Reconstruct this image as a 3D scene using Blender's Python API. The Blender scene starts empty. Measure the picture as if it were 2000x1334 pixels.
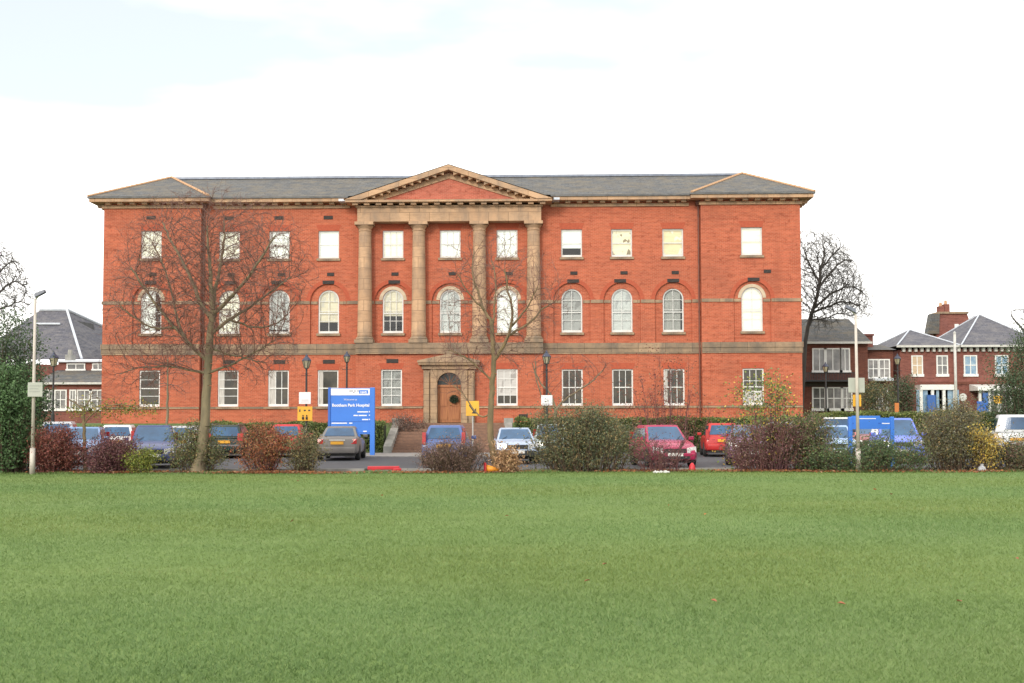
import bpy, math, random
import numpy as np
from mathutils import Vector, Matrix
random.seed(7); RNG = np.random.default_rng(11)
S = bpy.context.scene
C = S.collection
R = math.radians

# ------------------------------------------------------------------ camera, sky, sun, exposure
F = 2200.0                                   # focal length in photo pixels (photo is 2000 wide)
TILT, ROLL, HOR = R(2.7), R(-0.13), 822.0    # HOR = row of the horizon
SHIFT = (HOR - 667.0) - F * math.tan(TILT)
EYE = Vector((0, 0, 1.6))
cam = bpy.data.objects.new('camera', bpy.data.cameras.new('camera')); C.objects.link(cam)
cam.data.sensor_width = 36.0; cam.data.lens = 36.0 * F / 2000.0
cam.data.shift_y = SHIFT / 2000.0
cam.data.clip_start = 0.1; cam.data.clip_end = 3000
CROT = Matrix.Rotation(R(90) + TILT, 4, 'X') @ Matrix.Rotation(ROLL, 4, 'Z')
cam.matrix_world = Matrix.Translation(EYE) @ CROT
S.camera = cam

SUN_EL, SUN_AZ = R(24), R(205)               # azimuth clockwise from +Y (north): behind the camera, to the left
W = bpy.data.worlds.new('World'); S.world = W; W.use_nodes = True
nt = W.node_tree; nt.nodes.clear()
out = nt.nodes.new('ShaderNodeOutputWorld'); bg = nt.nodes.new('ShaderNodeBackground')
sky = nt.nodes.new('ShaderNodeTexSky'); sky.sky_type = 'NISHITA'; sky.sun_disc = False
sky.sun_elevation = SUN_EL; sky.sun_rotation = SUN_AZ
tc = nt.nodes.new('ShaderNodeTexCoord')
mp = nt.nodes.new('ShaderNodeMapping'); mp.inputs['Scale'].default_value = (1.0, 1.0, 3.2)
nz = nt.nodes.new('ShaderNodeTexNoise'); nz.inputs['Scale'].default_value = 2.1; nz.inputs['Detail'].default_value = 5
rp = nt.nodes.new('ShaderNodeValToRGB')
rp.color_ramp.elements[0].position = 0.30; rp.color_ramp.elements[0].color = (.38, .38, .38, 1)
rp.color_ramp.elements[1].position = 0.56; rp.color_ramp.elements[1].color = (1, 1, 1, 1)
mx = nt.nodes.new('ShaderNodeMix'); mx.data_type = 'RGBA'
mx.inputs['B'].default_value = (11.2, 11.0, 10.6, 1)       # bright overcast cloud
nt.links.new(tc.outputs['Generated'], mp.inputs['Vector']); nt.links.new(mp.outputs['Vector'], nz.inputs['Vector'])
sx = nt.nodes.new('ShaderNodeSeparateXYZ'); nt.links.new(tc.outputs['Generated'], sx.inputs[0])
hz = nt.nodes.new('ShaderNodeValToRGB'); hz.color_ramp.interpolation = 'EASE'
for p_, v_ in ((.14, .84), (.31, .34), (.42, .38), (.7, .75)): e_ = hz.color_ramp.elements.new(p_); e_.color = (v_, v_, v_, 1)
hz.color_ramp.elements[0].color = (.84, .84, .84, 1); hz.color_ramp.elements[-1].color = (.8, .8, .8, 1)
nt.links.new(sx.outputs['Z'], hz.inputs['Fac'])
sm = nt.nodes.new('ShaderNodeMath'); sm.operation = 'ADD'; nt.links.new(nz.outputs['Fac'], sm.inputs[0]); nt.links.new(hz.outputs['Color'], sm.inputs[1])
sb = nt.nodes.new('ShaderNodeMath'); sb.operation = 'SUBTRACT'; sb.inputs[1].default_value = .5; nt.links.new(sm.outputs[0], sb.inputs[0])
nt.links.new(sb.outputs[0], rp.inputs['Fac']); nt.links.new(rp.outputs['Color'], mx.inputs['Factor'])
nt.links.new(sky.outputs['Color'], mx.inputs['A']); nt.links.new(mx.outputs['Result'], bg.inputs['Color'])
bg.inputs['Strength'].default_value = 0.12
nt.links.new(bg.outputs['Background'], out.inputs['Surface'])

sl = bpy.data.lights.new('sun', 'SUN'); sl.energy = 1.5; sl.angle = R(14); sl.color = (1.0, 0.93, 0.82)
so = bpy.data.objects.new('sun', sl); C.objects.link(so)
sd = Vector((math.sin(SUN_AZ) * math.cos(SUN_EL), math.cos(SUN_AZ) * math.cos(SUN_EL), math.sin(SUN_EL)))
so.rotation_euler = sd.to_track_quat('Z', 'Y').to_euler(); so.location = sd * 120
S.view_settings.view_transform = 'Standard'; S.view_settings.look = 'None'
S.view_settings.exposure = 0.46; S.view_settings.gamma = 1.0

# ------------------------------------------------------------------ helpers
def P(px, py, d):
    """world point in the vertical plane Y = d that the photo shows at (px, py)"""
    v = CROT.to_3x3() @ Vector(((px - 1000) / F, (667 - py + SHIFT) / F, -1))
    return EYE + v * (d / v.y)
def PX(px, d): return P(px, HOR, d).x
def PZ(py, d, px=1000): return P(px, py, d).z

class MB:
    def __init__(s): s.v = []; s.f = []
    def face(s, *pts):
        n = len(s.v); s.v += [tuple(p) for p in pts]; s.f.append(tuple(range(n, n + len(pts)))); return s
    def box(s, x0, x1, y0, y1, z0, z1):
        n = len(s.v)
        s.v += [(x0,y0,z0),(x1,y0,z0),(x1,y1,z0),(x0,y1,z0),(x0,y0,z1),(x1,y0,z1),(x1,y1,z1),(x0,y1,z1)]
        s.f += [tuple(n + i for i in q) for q in ((0,3,2,1),(4,5,6,7),(0,1,5,4),(1,2,6,5),(2,3,7,6),(3,0,4,7))]; return s
    def hexa(s, b, t):
        n = len(s.v); s.v += [tuple(p) for p in b] + [tuple(p) for p in t]
        s.f += [tuple(n + i for i in q) for q in ((0,3,2,1),(4,5,6,7),(0,1,5,4),(1,2,6,5),(2,3,7,6),(3,0,4,7))]; return s
    def tube(s, p0, p1, r0, r1=None, n=8, cap=True):
        r1 = r0 if r1 is None else r1
        p0, p1 = Vector(p0), Vector(p1); a = (p1 - p0).normalized()
        u = a.cross(Vector((0, 0, 1)) if abs(a.z) < .9 else Vector((1, 0, 0))).normalized(); w = a.cross(u)
        k = len(s.v)
        for p, r in ((p0, r0), (p1, r1)):
            for i in range(n):
                t = 2 * math.pi * i / n; s.v.append(tuple(p + u * (r * math.cos(t)) + w * (r * math.sin(t))))
        for i in range(n):
            j = (i + 1) % n; s.f.append((k + i, k + j, k + n + j, k + n + i))
        if cap: s.f.append(tuple(k + n - 1 - i for i in range(n))); s.f.append(tuple(k + n + i for i in range(n)))
        return s
    def path(s, pts, rs, n=8):
        for i in range(len(pts) - 1): s.tube(pts[i], pts[i + 1], rs[i], rs[i + 1], n)
        return s
    def lathe(s, prof, n=16, c=(0, 0, 0), cap=True):
        k = len(s.v)
        for r, z in prof:
            for i in range(n):
                t = 2 * math.pi * i / n; s.v.append((c[0] + r * math.cos(t), c[1] + r * math.sin(t), c[2] + z))
        for a in range(len(prof) - 1):
            for i in range(n):
                j = (i + 1) % n; s.f.append((k + a*n + i, k + a*n + j, k + (a+1)*n + j, k + (a+1)*n + i))
        if cap:
            s.f.append(tuple(k + n - 1 - i for i in range(n))); m = k + (len(prof) - 1) * n
            s.f.append(tuple(m + i for i in range(n)))
        return s
    def prism(s, poly, y0, y1):          # polygon in x-z extruded along y
        n = len(poly); k = len(s.v)
        s.v += [(x, y0, z) for x, z in poly] + [(x, y1, z) for x, z in poly]
        s.f.append(tuple(k + i for i in range(n))); s.f.append(tuple(k + 2*n - 1 - i for i in range(n)))
        for i in range(n):
            j = (i + 1) % n; s.f.append((k + j, k + i, k + n + i, k + n + j))
        return s
    def build(s, name, m, parent=None, smooth=False, bevel=0, loc=None):
        me = bpy.data.meshes.new(name); me.from_pydata(s.v, [], s.f); me.update()
        if smooth: me.polygons.foreach_set('use_smooth', [True] * len(me.polygons))
        o = bpy.data.objects.new(name, me); C.objects.link(o); me.materials.append(m)
        if parent: o.parent = parent
        if loc: o.location = loc
        if bevel:
            b = o.modifiers.new('bevel', 'BEVEL'); b.width = bevel; b.segments = 2; b.limit_method = 'ANGLE'; b.angle_limit = R(28)
        return o

def tag(o, label=None, cat=None, group=None, kind=None):
    if label: o['label'] = label
    if cat: o['category'] = cat
    if group: o['group'] = group
    if kind: o['kind'] = kind
    return o
def empty(name, loc, rz=0, label=None, cat=None, group=None):
    o = bpy.data.objects.new(name, None); C.objects.link(o); o.location = loc; o.rotation_euler = (0, 0, rz)
    o.empty_display_size = .2
    return tag(o, label, cat, group)

# ------------------------------------------------------------------ materials
def newmat(name):
    m = bpy.data.materials.new(name); m.use_nodes = True
    return m, m.node_tree, m.node_tree.nodes['Principled BSDF']
def node(t, kind, **kw):
    n = t.nodes.new(kind)
    for k, v in kw.items():
        if k in n.inputs: n.inputs[k].default_value = v
        else: setattr(n, k, v)
    return n
def mixc(t, a, b, fac, mode='MIX'):
    n = t.nodes.new('ShaderNodeMix'); n.data_type = 'RGBA'; n.blend_type = mode
    for s, x in (('A', a), ('B', b), ('Factor', fac)):
        if hasattr(x, 'is_linked'): t.links.new(x, n.inputs[s])
        else: n.inputs[s].default_value = (*x, 1) if isinstance(x, tuple) else x
    return n.outputs['Result']
def ramp(t, src, p0, p1, a=0.0, b=1.0):
    n = t.nodes.new('ShaderNodeMapRange'); n.inputs['From Min'].default_value = p0; n.inputs['From Max'].default_value = p1
    n.inputs['To Min'].default_value = a; n.inputs['To Max'].default_value = b; t.links.new(src, n.inputs['Value']); return n.outputs['Result']
def coords(t, scale=(1, 1, 1)):
    c = t.nodes.new('ShaderNodeTexCoord'); m = t.nodes.new('ShaderNodeMapping'); m.inputs['Scale'].default_value = scale
    t.links.new(c.outputs['Object'], m.inputs['Vector']); return m.outputs['Vector']
def noise(t, vec, sc, det=4, rough=.55):
    n = node(t, 'ShaderNodeTexNoise', Scale=sc, Detail=det, Roughness=rough); t.links.new(vec, n.inputs['Vector']); return n.outputs['Fac']
def bump(t, bsdf, h, strength=.3, dist=.02):
    b = node(t, 'ShaderNodeBump', Strength=strength, Distance=dist); t.links.new(h, b.inputs['Height']); t.links.new(b.outputs['Normal'], bsdf.inputs['Normal'])
def mat(name, c1, c2=None, scale=3.0, rough=.7, stretch=(1, 1, 1), metal=0.0, bmp=0.0, spec=None, coat=0.0):
    m, t, b = newmat(name)
    c2 = c2 or tuple(x * .8 for x in c1)
    v = coords(t, stretch); f = noise(t, v, scale, 5)
    t.links.new(mixc(t, c1, c2, ramp(t, f, .35, .65)), b.inputs['Base Color'])
    b.inputs['Roughness'].default_value = rough; b.inputs['Metallic'].default_value = metal
    if spec is not None: b.inputs['Specular IOR Level'].default_value = spec
    if coat: b.inputs['Coat Weight'].default_value = coat; b.inputs['Coat Roughness'].default_value = .08
    if bmp: bump(t, b, f, bmp)
    return m

def brick_mat(name, ca, cb, mortar, dirt=.35):
    m, t, b = newmat(name)
    c = t.nodes.new('ShaderNodeTexCoord'); s = t.nodes.new('ShaderNodeSeparateXYZ'); t.links.new(c.outputs['Object'], s.inputs[0])
    ad = t.nodes.new('ShaderNodeMath'); ad.operation = 'ADD'; t.links.new(s.outputs[0], ad.inputs[0]); t.links.new(s.outputs[1], ad.inputs[1])
    k = t.nodes.new('ShaderNodeCombineXYZ'); t.links.new(ad.outputs[0], k.inputs[0]); t.links.new(s.outputs[2], k.inputs[1])
    br = node(t, 'ShaderNodeTexBrick', Scale=1.0); br.inputs['Color1'].default_value = (*ca, 1); br.inputs['Color2'].default_value = (*cb, 1)
    br.inputs['Mortar'].default_value = (*mortar, 1); br.inputs['Mortar Size'].default_value = .008
    br.inputs['Brick Width'].default_value = .23; br.inputs['Row Height'].default_value = .077; br.inputs['Bias'].default_value = -.1
    t.links.new(k.outputs[0], br.inputs['Vector'])
    v = coords(t, (.6, .6, 4.0)); f1 = noise(t, v, 1.9, 6, .7)           # uneven courses
    v2 = coords(t, (1, 1, 1)); f2 = noise(t, v2, .38, 6, .65)                  # patches of soot and fading
    v3 = coords(t, (1, 1, .9)); f3 = noise(t, v3, 5.0, 3, .6)
    col = mixc(t, br.outputs['Color'], tuple(min(1, x * 1.25 + .03) for x in ca), ramp(t, f1, .48, .72, 0, .55))
    col = mixc(t, col, tuple(x * .62 for x in cb), ramp(t, f1, .5, .28, 0, .6))
    col = mixc(t, col, (ca[0] * .58, ca[1] * .82, ca[2] * 1.05), ramp(t, f2, .48, .74, 0, dirt + .2))
    col = mixc(t, col, tuple(x * .55 for x in cb), ramp(t, f3, .56, .72, 0, .6))
    f4 = noise(t, coords(t, (1.6, 1.6, .16)), 1.0, 5, .6)                   # rain streaks
    col = mixc(t, col, (ca[0] * .66, ca[1] * .78, ca[2] * .9), ramp(t, f4, .55, .75, 0, .5))
    col = mixc(t, col, (min(1, ca[0] * 1.12), ca[1] * 1.4, ca[2] * 1.5), ramp(t, f2, .46, .26, 0, .5))
    t.links.new(col, b.inputs['Base Color']); b.inputs['Roughness'].default_value = .9; b.inputs['Specular IOR Level'].default_value = .2
    bump(t, b, br.outputs['Fac'], -.25, .01)
    return m

def stone_mat(name, c1, c2, soot, block=(1.1, .6)):
    m, t, b = newmat(name)
    c = t.nodes.new('ShaderNodeTexCoord'); s = t.nodes.new('ShaderNodeSeparateXYZ'); t.links.new(c.outputs['Object'], s.inputs[0])
    k = t.nodes.new('ShaderNodeCombineXYZ'); t.links.new(s.outputs[0], k.inputs[0]); t.links.new(s.outputs[2], k.inputs[1])
    br = node(t, 'ShaderNodeTexBrick', Scale=1.0); br.inputs['Color1'].default_value = (*c1, 1); br.inputs['Color2'].default_value = (*c2, 1)
    br.inputs['Mortar'].default_value = (*[x * .45 for x in c2], 1); br.inputs['Mortar Size'].default_value = .012
    br.inputs['Brick Width'].default_value = block[0]; br.inputs['Row Height'].default_value = block[1]; t.links.new(k.outputs[0], br.inputs['Vector'])
    f1 = noise(t, coords(t, (1, 1, .45)), 1.3, 6, .65); f2 = noise(t, coords(t, (.6, .6, 3)), 3.2, 5, .6)
    col = mixc(t, br.outputs['Color'], soot, ramp(t, f1, .42, .66, 0, .85))
    col = mixc(t, col, tuple(x * .6 for x in c2), ramp(t, f2, .5, .72, 0, .5))
    t.links.new(col, b.inputs['Base Color']); b.inputs['Roughness'].default_value = .88; b.inputs['Specular IOR Level'].default_value = .2
    bump(t, b, f2, .25, .02)
    return m

def slate_mat(name, c1, c2, lichen):
    m, t, b = newmat(name)
    c = t.nodes.new('ShaderNodeTexCoord'); s = t.nodes.new('ShaderNodeSeparateXYZ'); t.links.new(c.outputs['Object'], s.inputs[0])
    k = t.nodes.new('ShaderNodeCombineXYZ'); t.links.new(s.outputs[0], k.inputs[0]); t.links.new(s.outputs[2], k.inputs[1])
    br = node(t, 'ShaderNodeTexBrick', Scale=1.0); br.inputs['Color1'].default_value = (*c1, 1); br.inputs['Color2'].default_value = (*c2, 1)
    br.inputs['Mortar'].default_value = (*[x * .4 for x in c2], 1); br.inputs['Mortar Size'].default_value = .012
    br.inputs['Brick Width'].default_value = .42; br.inputs['Row Height'].default_value = .13; t.links.new(k.outputs[0], br.inputs['Vector'])
    f1 = noise(t, coords(t, (.8, .8, 2.4)), 1.6, 6, .7); f2 = noise(t, coords(t, (2.2, 1, 1.6)), 2.6, 6, .7); f3 = noise(t, coords(t), 6, 3)
    col = mixc(t, br.outputs['Color'], lichen, ramp(t, f1, .43, .64, 0, .75))
    col = mixc(t, col, tuple(x * .6 for x in c2), ramp(t, f2, .48, .7, 0, .6))
    col = mixc(t, col, tuple(min(1, x * 2.0) for x in c1), ramp(t, f3, .6, .75, 0, .5))
    t.links.new(col, b.inputs['Base Color']); b.inputs['Roughness'].default_value = .75
    bump(t, b, br.outputs['Fac'], -.3, .01)
    return m

def glass_mat(name, tint=(.9, .95, .95), refl=.10):
    m, t, b = newmat(name); t.nodes.remove(b)
    o = t.nodes['Material Output']; tr = t.nodes.new('ShaderNodeBsdfTransparent'); tr.inputs['Color'].default_value = (*tint, 1)
    gl = t.nodes.new('ShaderNodeBsdfGlossy'); gl.inputs['Roughness'].default_value = .03
    fr = t.nodes.new('ShaderNodeFresnel'); fr.inputs['IOR'].default_value = 1.6
    ad = t.nodes.new('ShaderNodeMath'); ad.operation = 'ADD'; ad.use_clamp = True; ad.inputs[1].default_value = refl; t.links.new(fr.outputs[0], ad.inputs[0])
    wb = noise(t, coords(t), 1.2, 2); bn = node(t, 'ShaderNodeBump', Strength=.06, Distance=.05); t.links.new(wb, bn.inputs['Height']); t.links.new(bn.outputs[0], gl.inputs['Normal'])
    mxs = t.nodes.new('ShaderNodeMixShader'); t.links.new(ad.outputs[0], mxs.inputs[0]); t.links.new(tr.outputs[0], mxs.inputs[1]); t.links.new(gl.outputs[0], mxs.inputs[2])
    t.links.new(mxs.outputs[0], o.inputs['Surface']); return m

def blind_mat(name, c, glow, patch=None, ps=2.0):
    """a drawn blind or curtain: emission added to the cloth makes the window look bright"""
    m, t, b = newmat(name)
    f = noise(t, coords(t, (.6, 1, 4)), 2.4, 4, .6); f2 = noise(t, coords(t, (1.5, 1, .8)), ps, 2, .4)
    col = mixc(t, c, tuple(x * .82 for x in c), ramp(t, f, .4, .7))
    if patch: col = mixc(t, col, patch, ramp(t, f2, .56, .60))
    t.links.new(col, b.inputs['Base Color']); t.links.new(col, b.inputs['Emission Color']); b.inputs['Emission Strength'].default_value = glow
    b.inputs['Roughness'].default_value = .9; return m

def leaf_mat(name):
    m, t, b = newmat(name)
    a = t.nodes.new('ShaderNodeAttribute'); a.attribute_name = 'leaf_colour'
    t.links.new(a.outputs['Color'], b.inputs['Base Color']); b.inputs['Roughness'].default_value = .55; b.inputs['Specular IOR Level'].default_value = .3
    tl = t.nodes.new('ShaderNodeBsdfTranslucent'); t.links.new(a.outputs['Color'], tl.inputs['Color'])
    mxs = t.nodes.new('ShaderNodeMixShader'); mxs.inputs[0].default_value = .25
    t.links.new(b.outputs[0], mxs.inputs[1]); t.links.new(tl.outputs[0], mxs.inputs[2]); t.links.new(mxs.outputs[0], t.nodes['Material Output'].inputs['Surface'])
    return m

BRICK = brick_mat('red_brick', (.475, .118, .058), (.37, .084, .045), (.48, .23, .145))
BRICK_TYMP = brick_mat('pediment_brick', (.47, .125, .08), (.40, .10, .065), (.5, .25, .17))
BRICK_ARCH = mat('gauged_red_brick', (.44, .098, .047), (.36, .076, .038), 9, .9)
BRICK_DARK = brick_mat('dark_brick', (.17, .055, .035), (.11, .038, .028), (.16, .09, .07))
BRICK_MID = brick_mat('villa_brick', (.25, .088, .068), (.18, .062, .05), (.25, .13, .10))
STONE = stone_mat('sandstone', (.57, .37, .225), (.46, .29, .175), (.28, .205, .15))
STONE_OLD = stone_mat('sooty_sandstone', (.44, .305, .195), (.27, .195, .13), (.15, .125, .10), (1.5, .60))
STONE_DOOR = stone_mat('door_sandstone', (.46, .31, .19), (.38, .26, .16), (.22, .17, .13), (.7, .34))
STONE_GREY = mat('grey_stone', (.34, .33, .30), (.22, .22, .20), 2.5, .85, bmp=.2)
SLATE = slate_mat('slate', (.115, .118, .12), (.075, .078, .082), (.165, .135, .09))
SLATE_BLUE = slate_mat('blue_slate', (.12, .12, .14), (.085, .085, .11), (.17, .16, .16))
LEAD = mat('lead', (.22, .25, .31), (.16, .18, .23), 4, .5, metal=.3)
LEAD_PALE = mat('pale_lead_flashing', (.62, .65, .70), (.5, .54, .6), 4, .5)
PLASTER = mat('cream_stone', (.58, .47, .34), (.46, .36, .25), 4, .85)
HIPTILE = mat('clay_hip_tile', (.55, .34, .19), (.46, .27, .15), 6, .8)
WHITE = mat('white_paint', (.80, .80, .77), (.70, .70, .67), 6, .5)
DIRTY_WHITE = mat('weathered_white_paint', (.62, .61, .57), (.48, .47, .44), 6, .6)
PANE_DARK = mat('dark_window_pane', (.035, .035, .03), (.10, .085, .06), 1.1, .06, spec=.45)
GLASS = glass_mat('window_glass', (.9, .95, .95), .02)
ROOM = mat('dim_room', (.08, .075, .06), (.03, .03, .025), 1.2, .9)
BLIND_CREAM = blind_mat('cream_blind', (.86, .80, .65), .50)  # added glow on the plain blinds and nets whitens the upper windows
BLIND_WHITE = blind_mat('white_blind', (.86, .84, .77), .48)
BLIND_WARM = blind_mat('warm_curtain', (.82, .68, .42), .34, (.80, .74, .62), 3)
BLIND_CLUTTER = blind_mat('lit_room', (.84, .74, .52), .40, (.26, .19, .11), 3.4)
BLIND_GREY = blind_mat('grey_net_curtain', (.52, .50, .47), .10, (.33, .31, .29), 2)
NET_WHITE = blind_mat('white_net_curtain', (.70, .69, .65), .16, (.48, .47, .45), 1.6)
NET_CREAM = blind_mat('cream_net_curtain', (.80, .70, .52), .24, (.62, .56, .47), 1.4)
CURTAIN = mat('pale_curtain', (.60, .57, .52), (.42, .40, .37), 7, .9, stretch=(3, 1, .3))
IRON = mat('black_iron', (.018, .018, .02), (.03, .028, .028), 6, .5)
IRON_PIPE = mat('cast_iron_pipe', (.20, .075, .05), (.13, .055, .04), 3, .6)
VENT = mat('vent_iron', (.06, .05, .045), (.035, .03, .028), 12, .8)
WOOD = mat('oak_door', (.40, .155, .055), (.28, .095, .035), 3, .55, stretch=(6, 1, .5))
LEAF = leaf_mat('leaf')
BARK = mat('green_grey_bark', (.24, .19, .115), (.15, .125, .08), 5, .9, stretch=(1, 1, .35), bmp=.4)
BARK_PALE = mat('lichen_bark', (.24, .17, .09), (.15, .115, .065), 5, .9, stretch=(1, 1, .35), bmp=.4)
TWIG = mat('twig_bark', (.22, .115, .09), (.15, .085, .07), 2, .9)
TWIG_DARK = mat('dark_twig_bark', (.075, .066, .058), (.05, .045, .042), 2, .9)
STEM = mat('shrub_stem', (.13, .085, .055), (.08, .055, .04), 3, .9)
STEM_RED = mat('red_shrub_stem', (.16, .07, .06), (.10, .045, .05), 3, .9)

# ------------------------------------------------------------------ ground
def struct(o): o['kind'] = 'structure'; return o
def ground_mat():
    m, t, b = newmat('lawn_grass')
    v = coords(t, (.45, 1.6, 1)); fa = noise(t, v, .55, 6, .6)
    fb = noise(t, coords(t, (.5, 1.4, 1)), 3.2, 5, .65); fc = noise(t, coords(t, (1, 1, 1)), 26, 3, .6); fd = noise(t, coords(t, (.12, .35, 1)), .5, 3)
    col = mixc(t, (.150, .222, .068), (.178, .248, .082), ramp(t, fa, .35, .68))
    col = mixc(t, col, (0.126, 0.192, 0.070), ramp(t, fb, .47, .7, 0, .7))
    col = mixc(t, col, (0.216, 0.264, 0.132), ramp(t, fd, .5, .75, 0, .4))
    col = mixc(t, col, (0.108, 0.168, 0.060), ramp(t, fc, .5, .72, 0, .5))
    t.links.new(col, b.inputs['Base Color']); b.inputs['Roughness'].default_value = .95; b.inputs['Specular IOR Level'].default_value = .1
    bump(t, b, fc, .5, .03); return m
LAWN = ground_mat()
EDGE = 34.75
SOIL = mat('leaf_strewn_soil', (.14, .075, .04), (.07, .05, .032), 7, .95, bmp=.5)
ASPHALT = mat('asphalt', (.075, .078, .088), (.055, .058, .066), 3, .85, bmp=.1)
PAVE = mat('concrete_paving', (.30, .29, .28), (.22, .21, .20), 3, .9)
VERGE = mat('rough_grass', (.10, .15, .045), (.07, .11, .035), 4, .95)
struct(MB().box(-700, 700, -40, 900, -.6, -.03).build('ground', VERGE))
lm = MB(); NX, NY = 90, 60
def lawn_edge(x): return EDGE + .35 * math.sin(x * .35) + .12 * math.sin(x * 1.7 + 1) + .06 * math.sin(x * 4.3)
for j in range(NY + 1):
    for i in range(NX + 1):
        x = -45 + 90 * i / NX; tt = j / NY; y = -6 + (lawn_edge(x) + 6) * tt
        z = .006 * math.sin(x * .5 + 1) * math.sin(y * .4) + .003 * math.sin(x * 1.3) * math.cos(y * .9)
        lm.v.append((x, y, z * min(1, (1 - tt) * 6)))
for j in range(NY):
    for i in range(NX):
        a = j * (NX + 1) + i; lm.f.append((a, a + 1, a + NX + 2, a + NX + 1))
struct(lm.build('lawn', LAWN, smooth=True))
bm_ = MB()
for i in range(180):
    xa, xb = -45 + .5 * i, -44.5 + .5 * i
    bm_.face((xa, lawn_edge(xa) - .3, -.012), (xb, lawn_edge(xb) - .3, -.012), (xb, 37.0, -.012), (xa, 37.0, -.012))
struct(bm_.build('planting_bed', SOIL))
struct(MB().box(-60, 60, 36.8, 57.2, -.3, -.008).build('car_park', ASPHALT))
struct(MB().box(-60, 60, 36.68, 36.8, -.3, .06).build('kerb', STONE_GREY))
struct(MB().box(PX(700, 55), PX(1040, 55), 50.6, 56.2, -.2, .03).build('entrance_pavement', PAVE))
TZ = 1.5                                      # level of the terrace the hospital stands on
tm = MB()
DX0, DX1 = PX(757, 58), PX(1001, 58)           # gap in the bank for the entrance steps
for xa, xb in ((-160, DX0), (DX1, 160)):
    tm.face((xa, 57.2, -.02), (xb, 57.2, -.02), (xb, 60.4, TZ), (xa, 60.4, TZ))
    tm.face((xa, 60.4, TZ), (xb, 60.4, TZ), (xb, 300, TZ), (xa, 300, TZ))
tm.face((DX0, 61.4, TZ), (DX1, 61.4, TZ), (DX1, 300, TZ), (DX0, 300, TZ))
struct(tm.build('terrace', VERGE))

# grass blades over the lawn, denser near the camera
def tri_mesh(name, co, nper, colours, m, parent=None):
    n = len(co) // nper
    me = bpy.data.meshes.new(name); me.vertices.add(len(co)); me.vertices.foreach_set('co', co.astype(np.float32).ravel())
    me.loops.add(len(co)); me.loops.foreach_set('vertex_index', np.arange(len(co), dtype=np.int32))
    me.polygons.add(n); me.polygons.foreach_set('loop_start', np.arange(0, len(co), nper, dtype=np.int32))
    try: me.polygons.foreach_set('loop_total', np.full(n, nper, dtype=np.int32))
    except Exception: pass
    me.update(calc_edges=True); me.validate()
    ca = me.attributes.new('leaf_colour', 'FLOAT_COLOR', 'POINT')
    cc = np.ones((len(co), 4), np.float32); cc[:, :3] = np.repeat(colours, nper, axis=0); ca.data.foreach_set('color', cc.ravel())
    me.materials.append(m); o = bpy.data.objects.new(name, me); C.objects.link(o)
    if parent: o.parent = parent
    return o
def grass_blades(n):
    u = RNG.random(n); d0, d1 = 5.2, 34.4
    d = d0 * (d1 / d0) ** (u ** .95)                                  # equal numbers per unit of log distance
    d[:16000] = RNG.normal(34.7, .22, 16000)                           # longer unmown tufts along the far edge
    x = (RNG.random(n) - .5) * 1.06 * d
    h = (.018 + .022 * RNG.random(n)) * (1 + d * .010)
    h[:16000] *= 1.2 + 1.6 * np.clip(np.sin(x[:16000] * 1.9) * np.sin(x[:16000] * .7 + 1), 0, 1); w = .0017 * (1 + d * .16)
    ang = RNG.random(n) * 2 * np.pi; lean = RNG.normal(0, .8, (n, 2)) * h[:, None]
    base = np.stack([x, d, np.zeros(n) - .004], 1); side = np.stack([np.cos(ang), np.sin(ang), np.zeros(n)], 1) * w[:, None]
    tip = base + np.concatenate([lean, h[:, None]], 1)
    co = np.stack([base - side, base + side, tip], 1).reshape(-1, 3)
    pal = np.array([(.118, .182, .054), (.138, .208, .064), (.158, .232, .072), (.178, .252, .082), (.21, .262, .098)])
    wv = np.zeros(n)
    for k in range(14):                        # worn and lush streaks across the lawn
        fx, fy = RNG.uniform(.1, 1.6), RNG.uniform(.5, 5.5) * RNG.choice((-1, 1)); wv += np.sin(x * fx + d * fy + RNG.uniform(0, 6.3)) / 5.2
    t = np.clip(.5 + .14 * wv + RNG.normal(0, .17, n), 0, .999)
    hue = np.clip(.5 + .35 * (np.sin(x * .31 + d * .5 + 1) + np.sin(x * .17 - d * .9)), 0, 1)[:, None]
    col = pal[(t * 5).astype(int)] * (1.02 + .12 * RNG.random((n, 1))) * (1 + (hue - .5) * np.array([.16, .02, -.10]))
    return tri_mesh('grass', co, 3, col, LEAF)
tag(grass_blades(520000), 'short mown green grass covering the open lawn', 'grass', kind='stuff')

# ------------------------------------------------------------------ the hospital
HD = 62.9; PPM = F / HD                      # photo pixels per metre on the front
HC = 879
def U(px): return (px - HC) / PPM
def Z(py, d=HD): return PZ(py, d, HC)
hosp = empty('hospital_building', (PX(HC, HD), HD, 0), R(-1.3),
    'three storey red brick hospital with columned stone pediment and slate roof', 'hospital')

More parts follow.
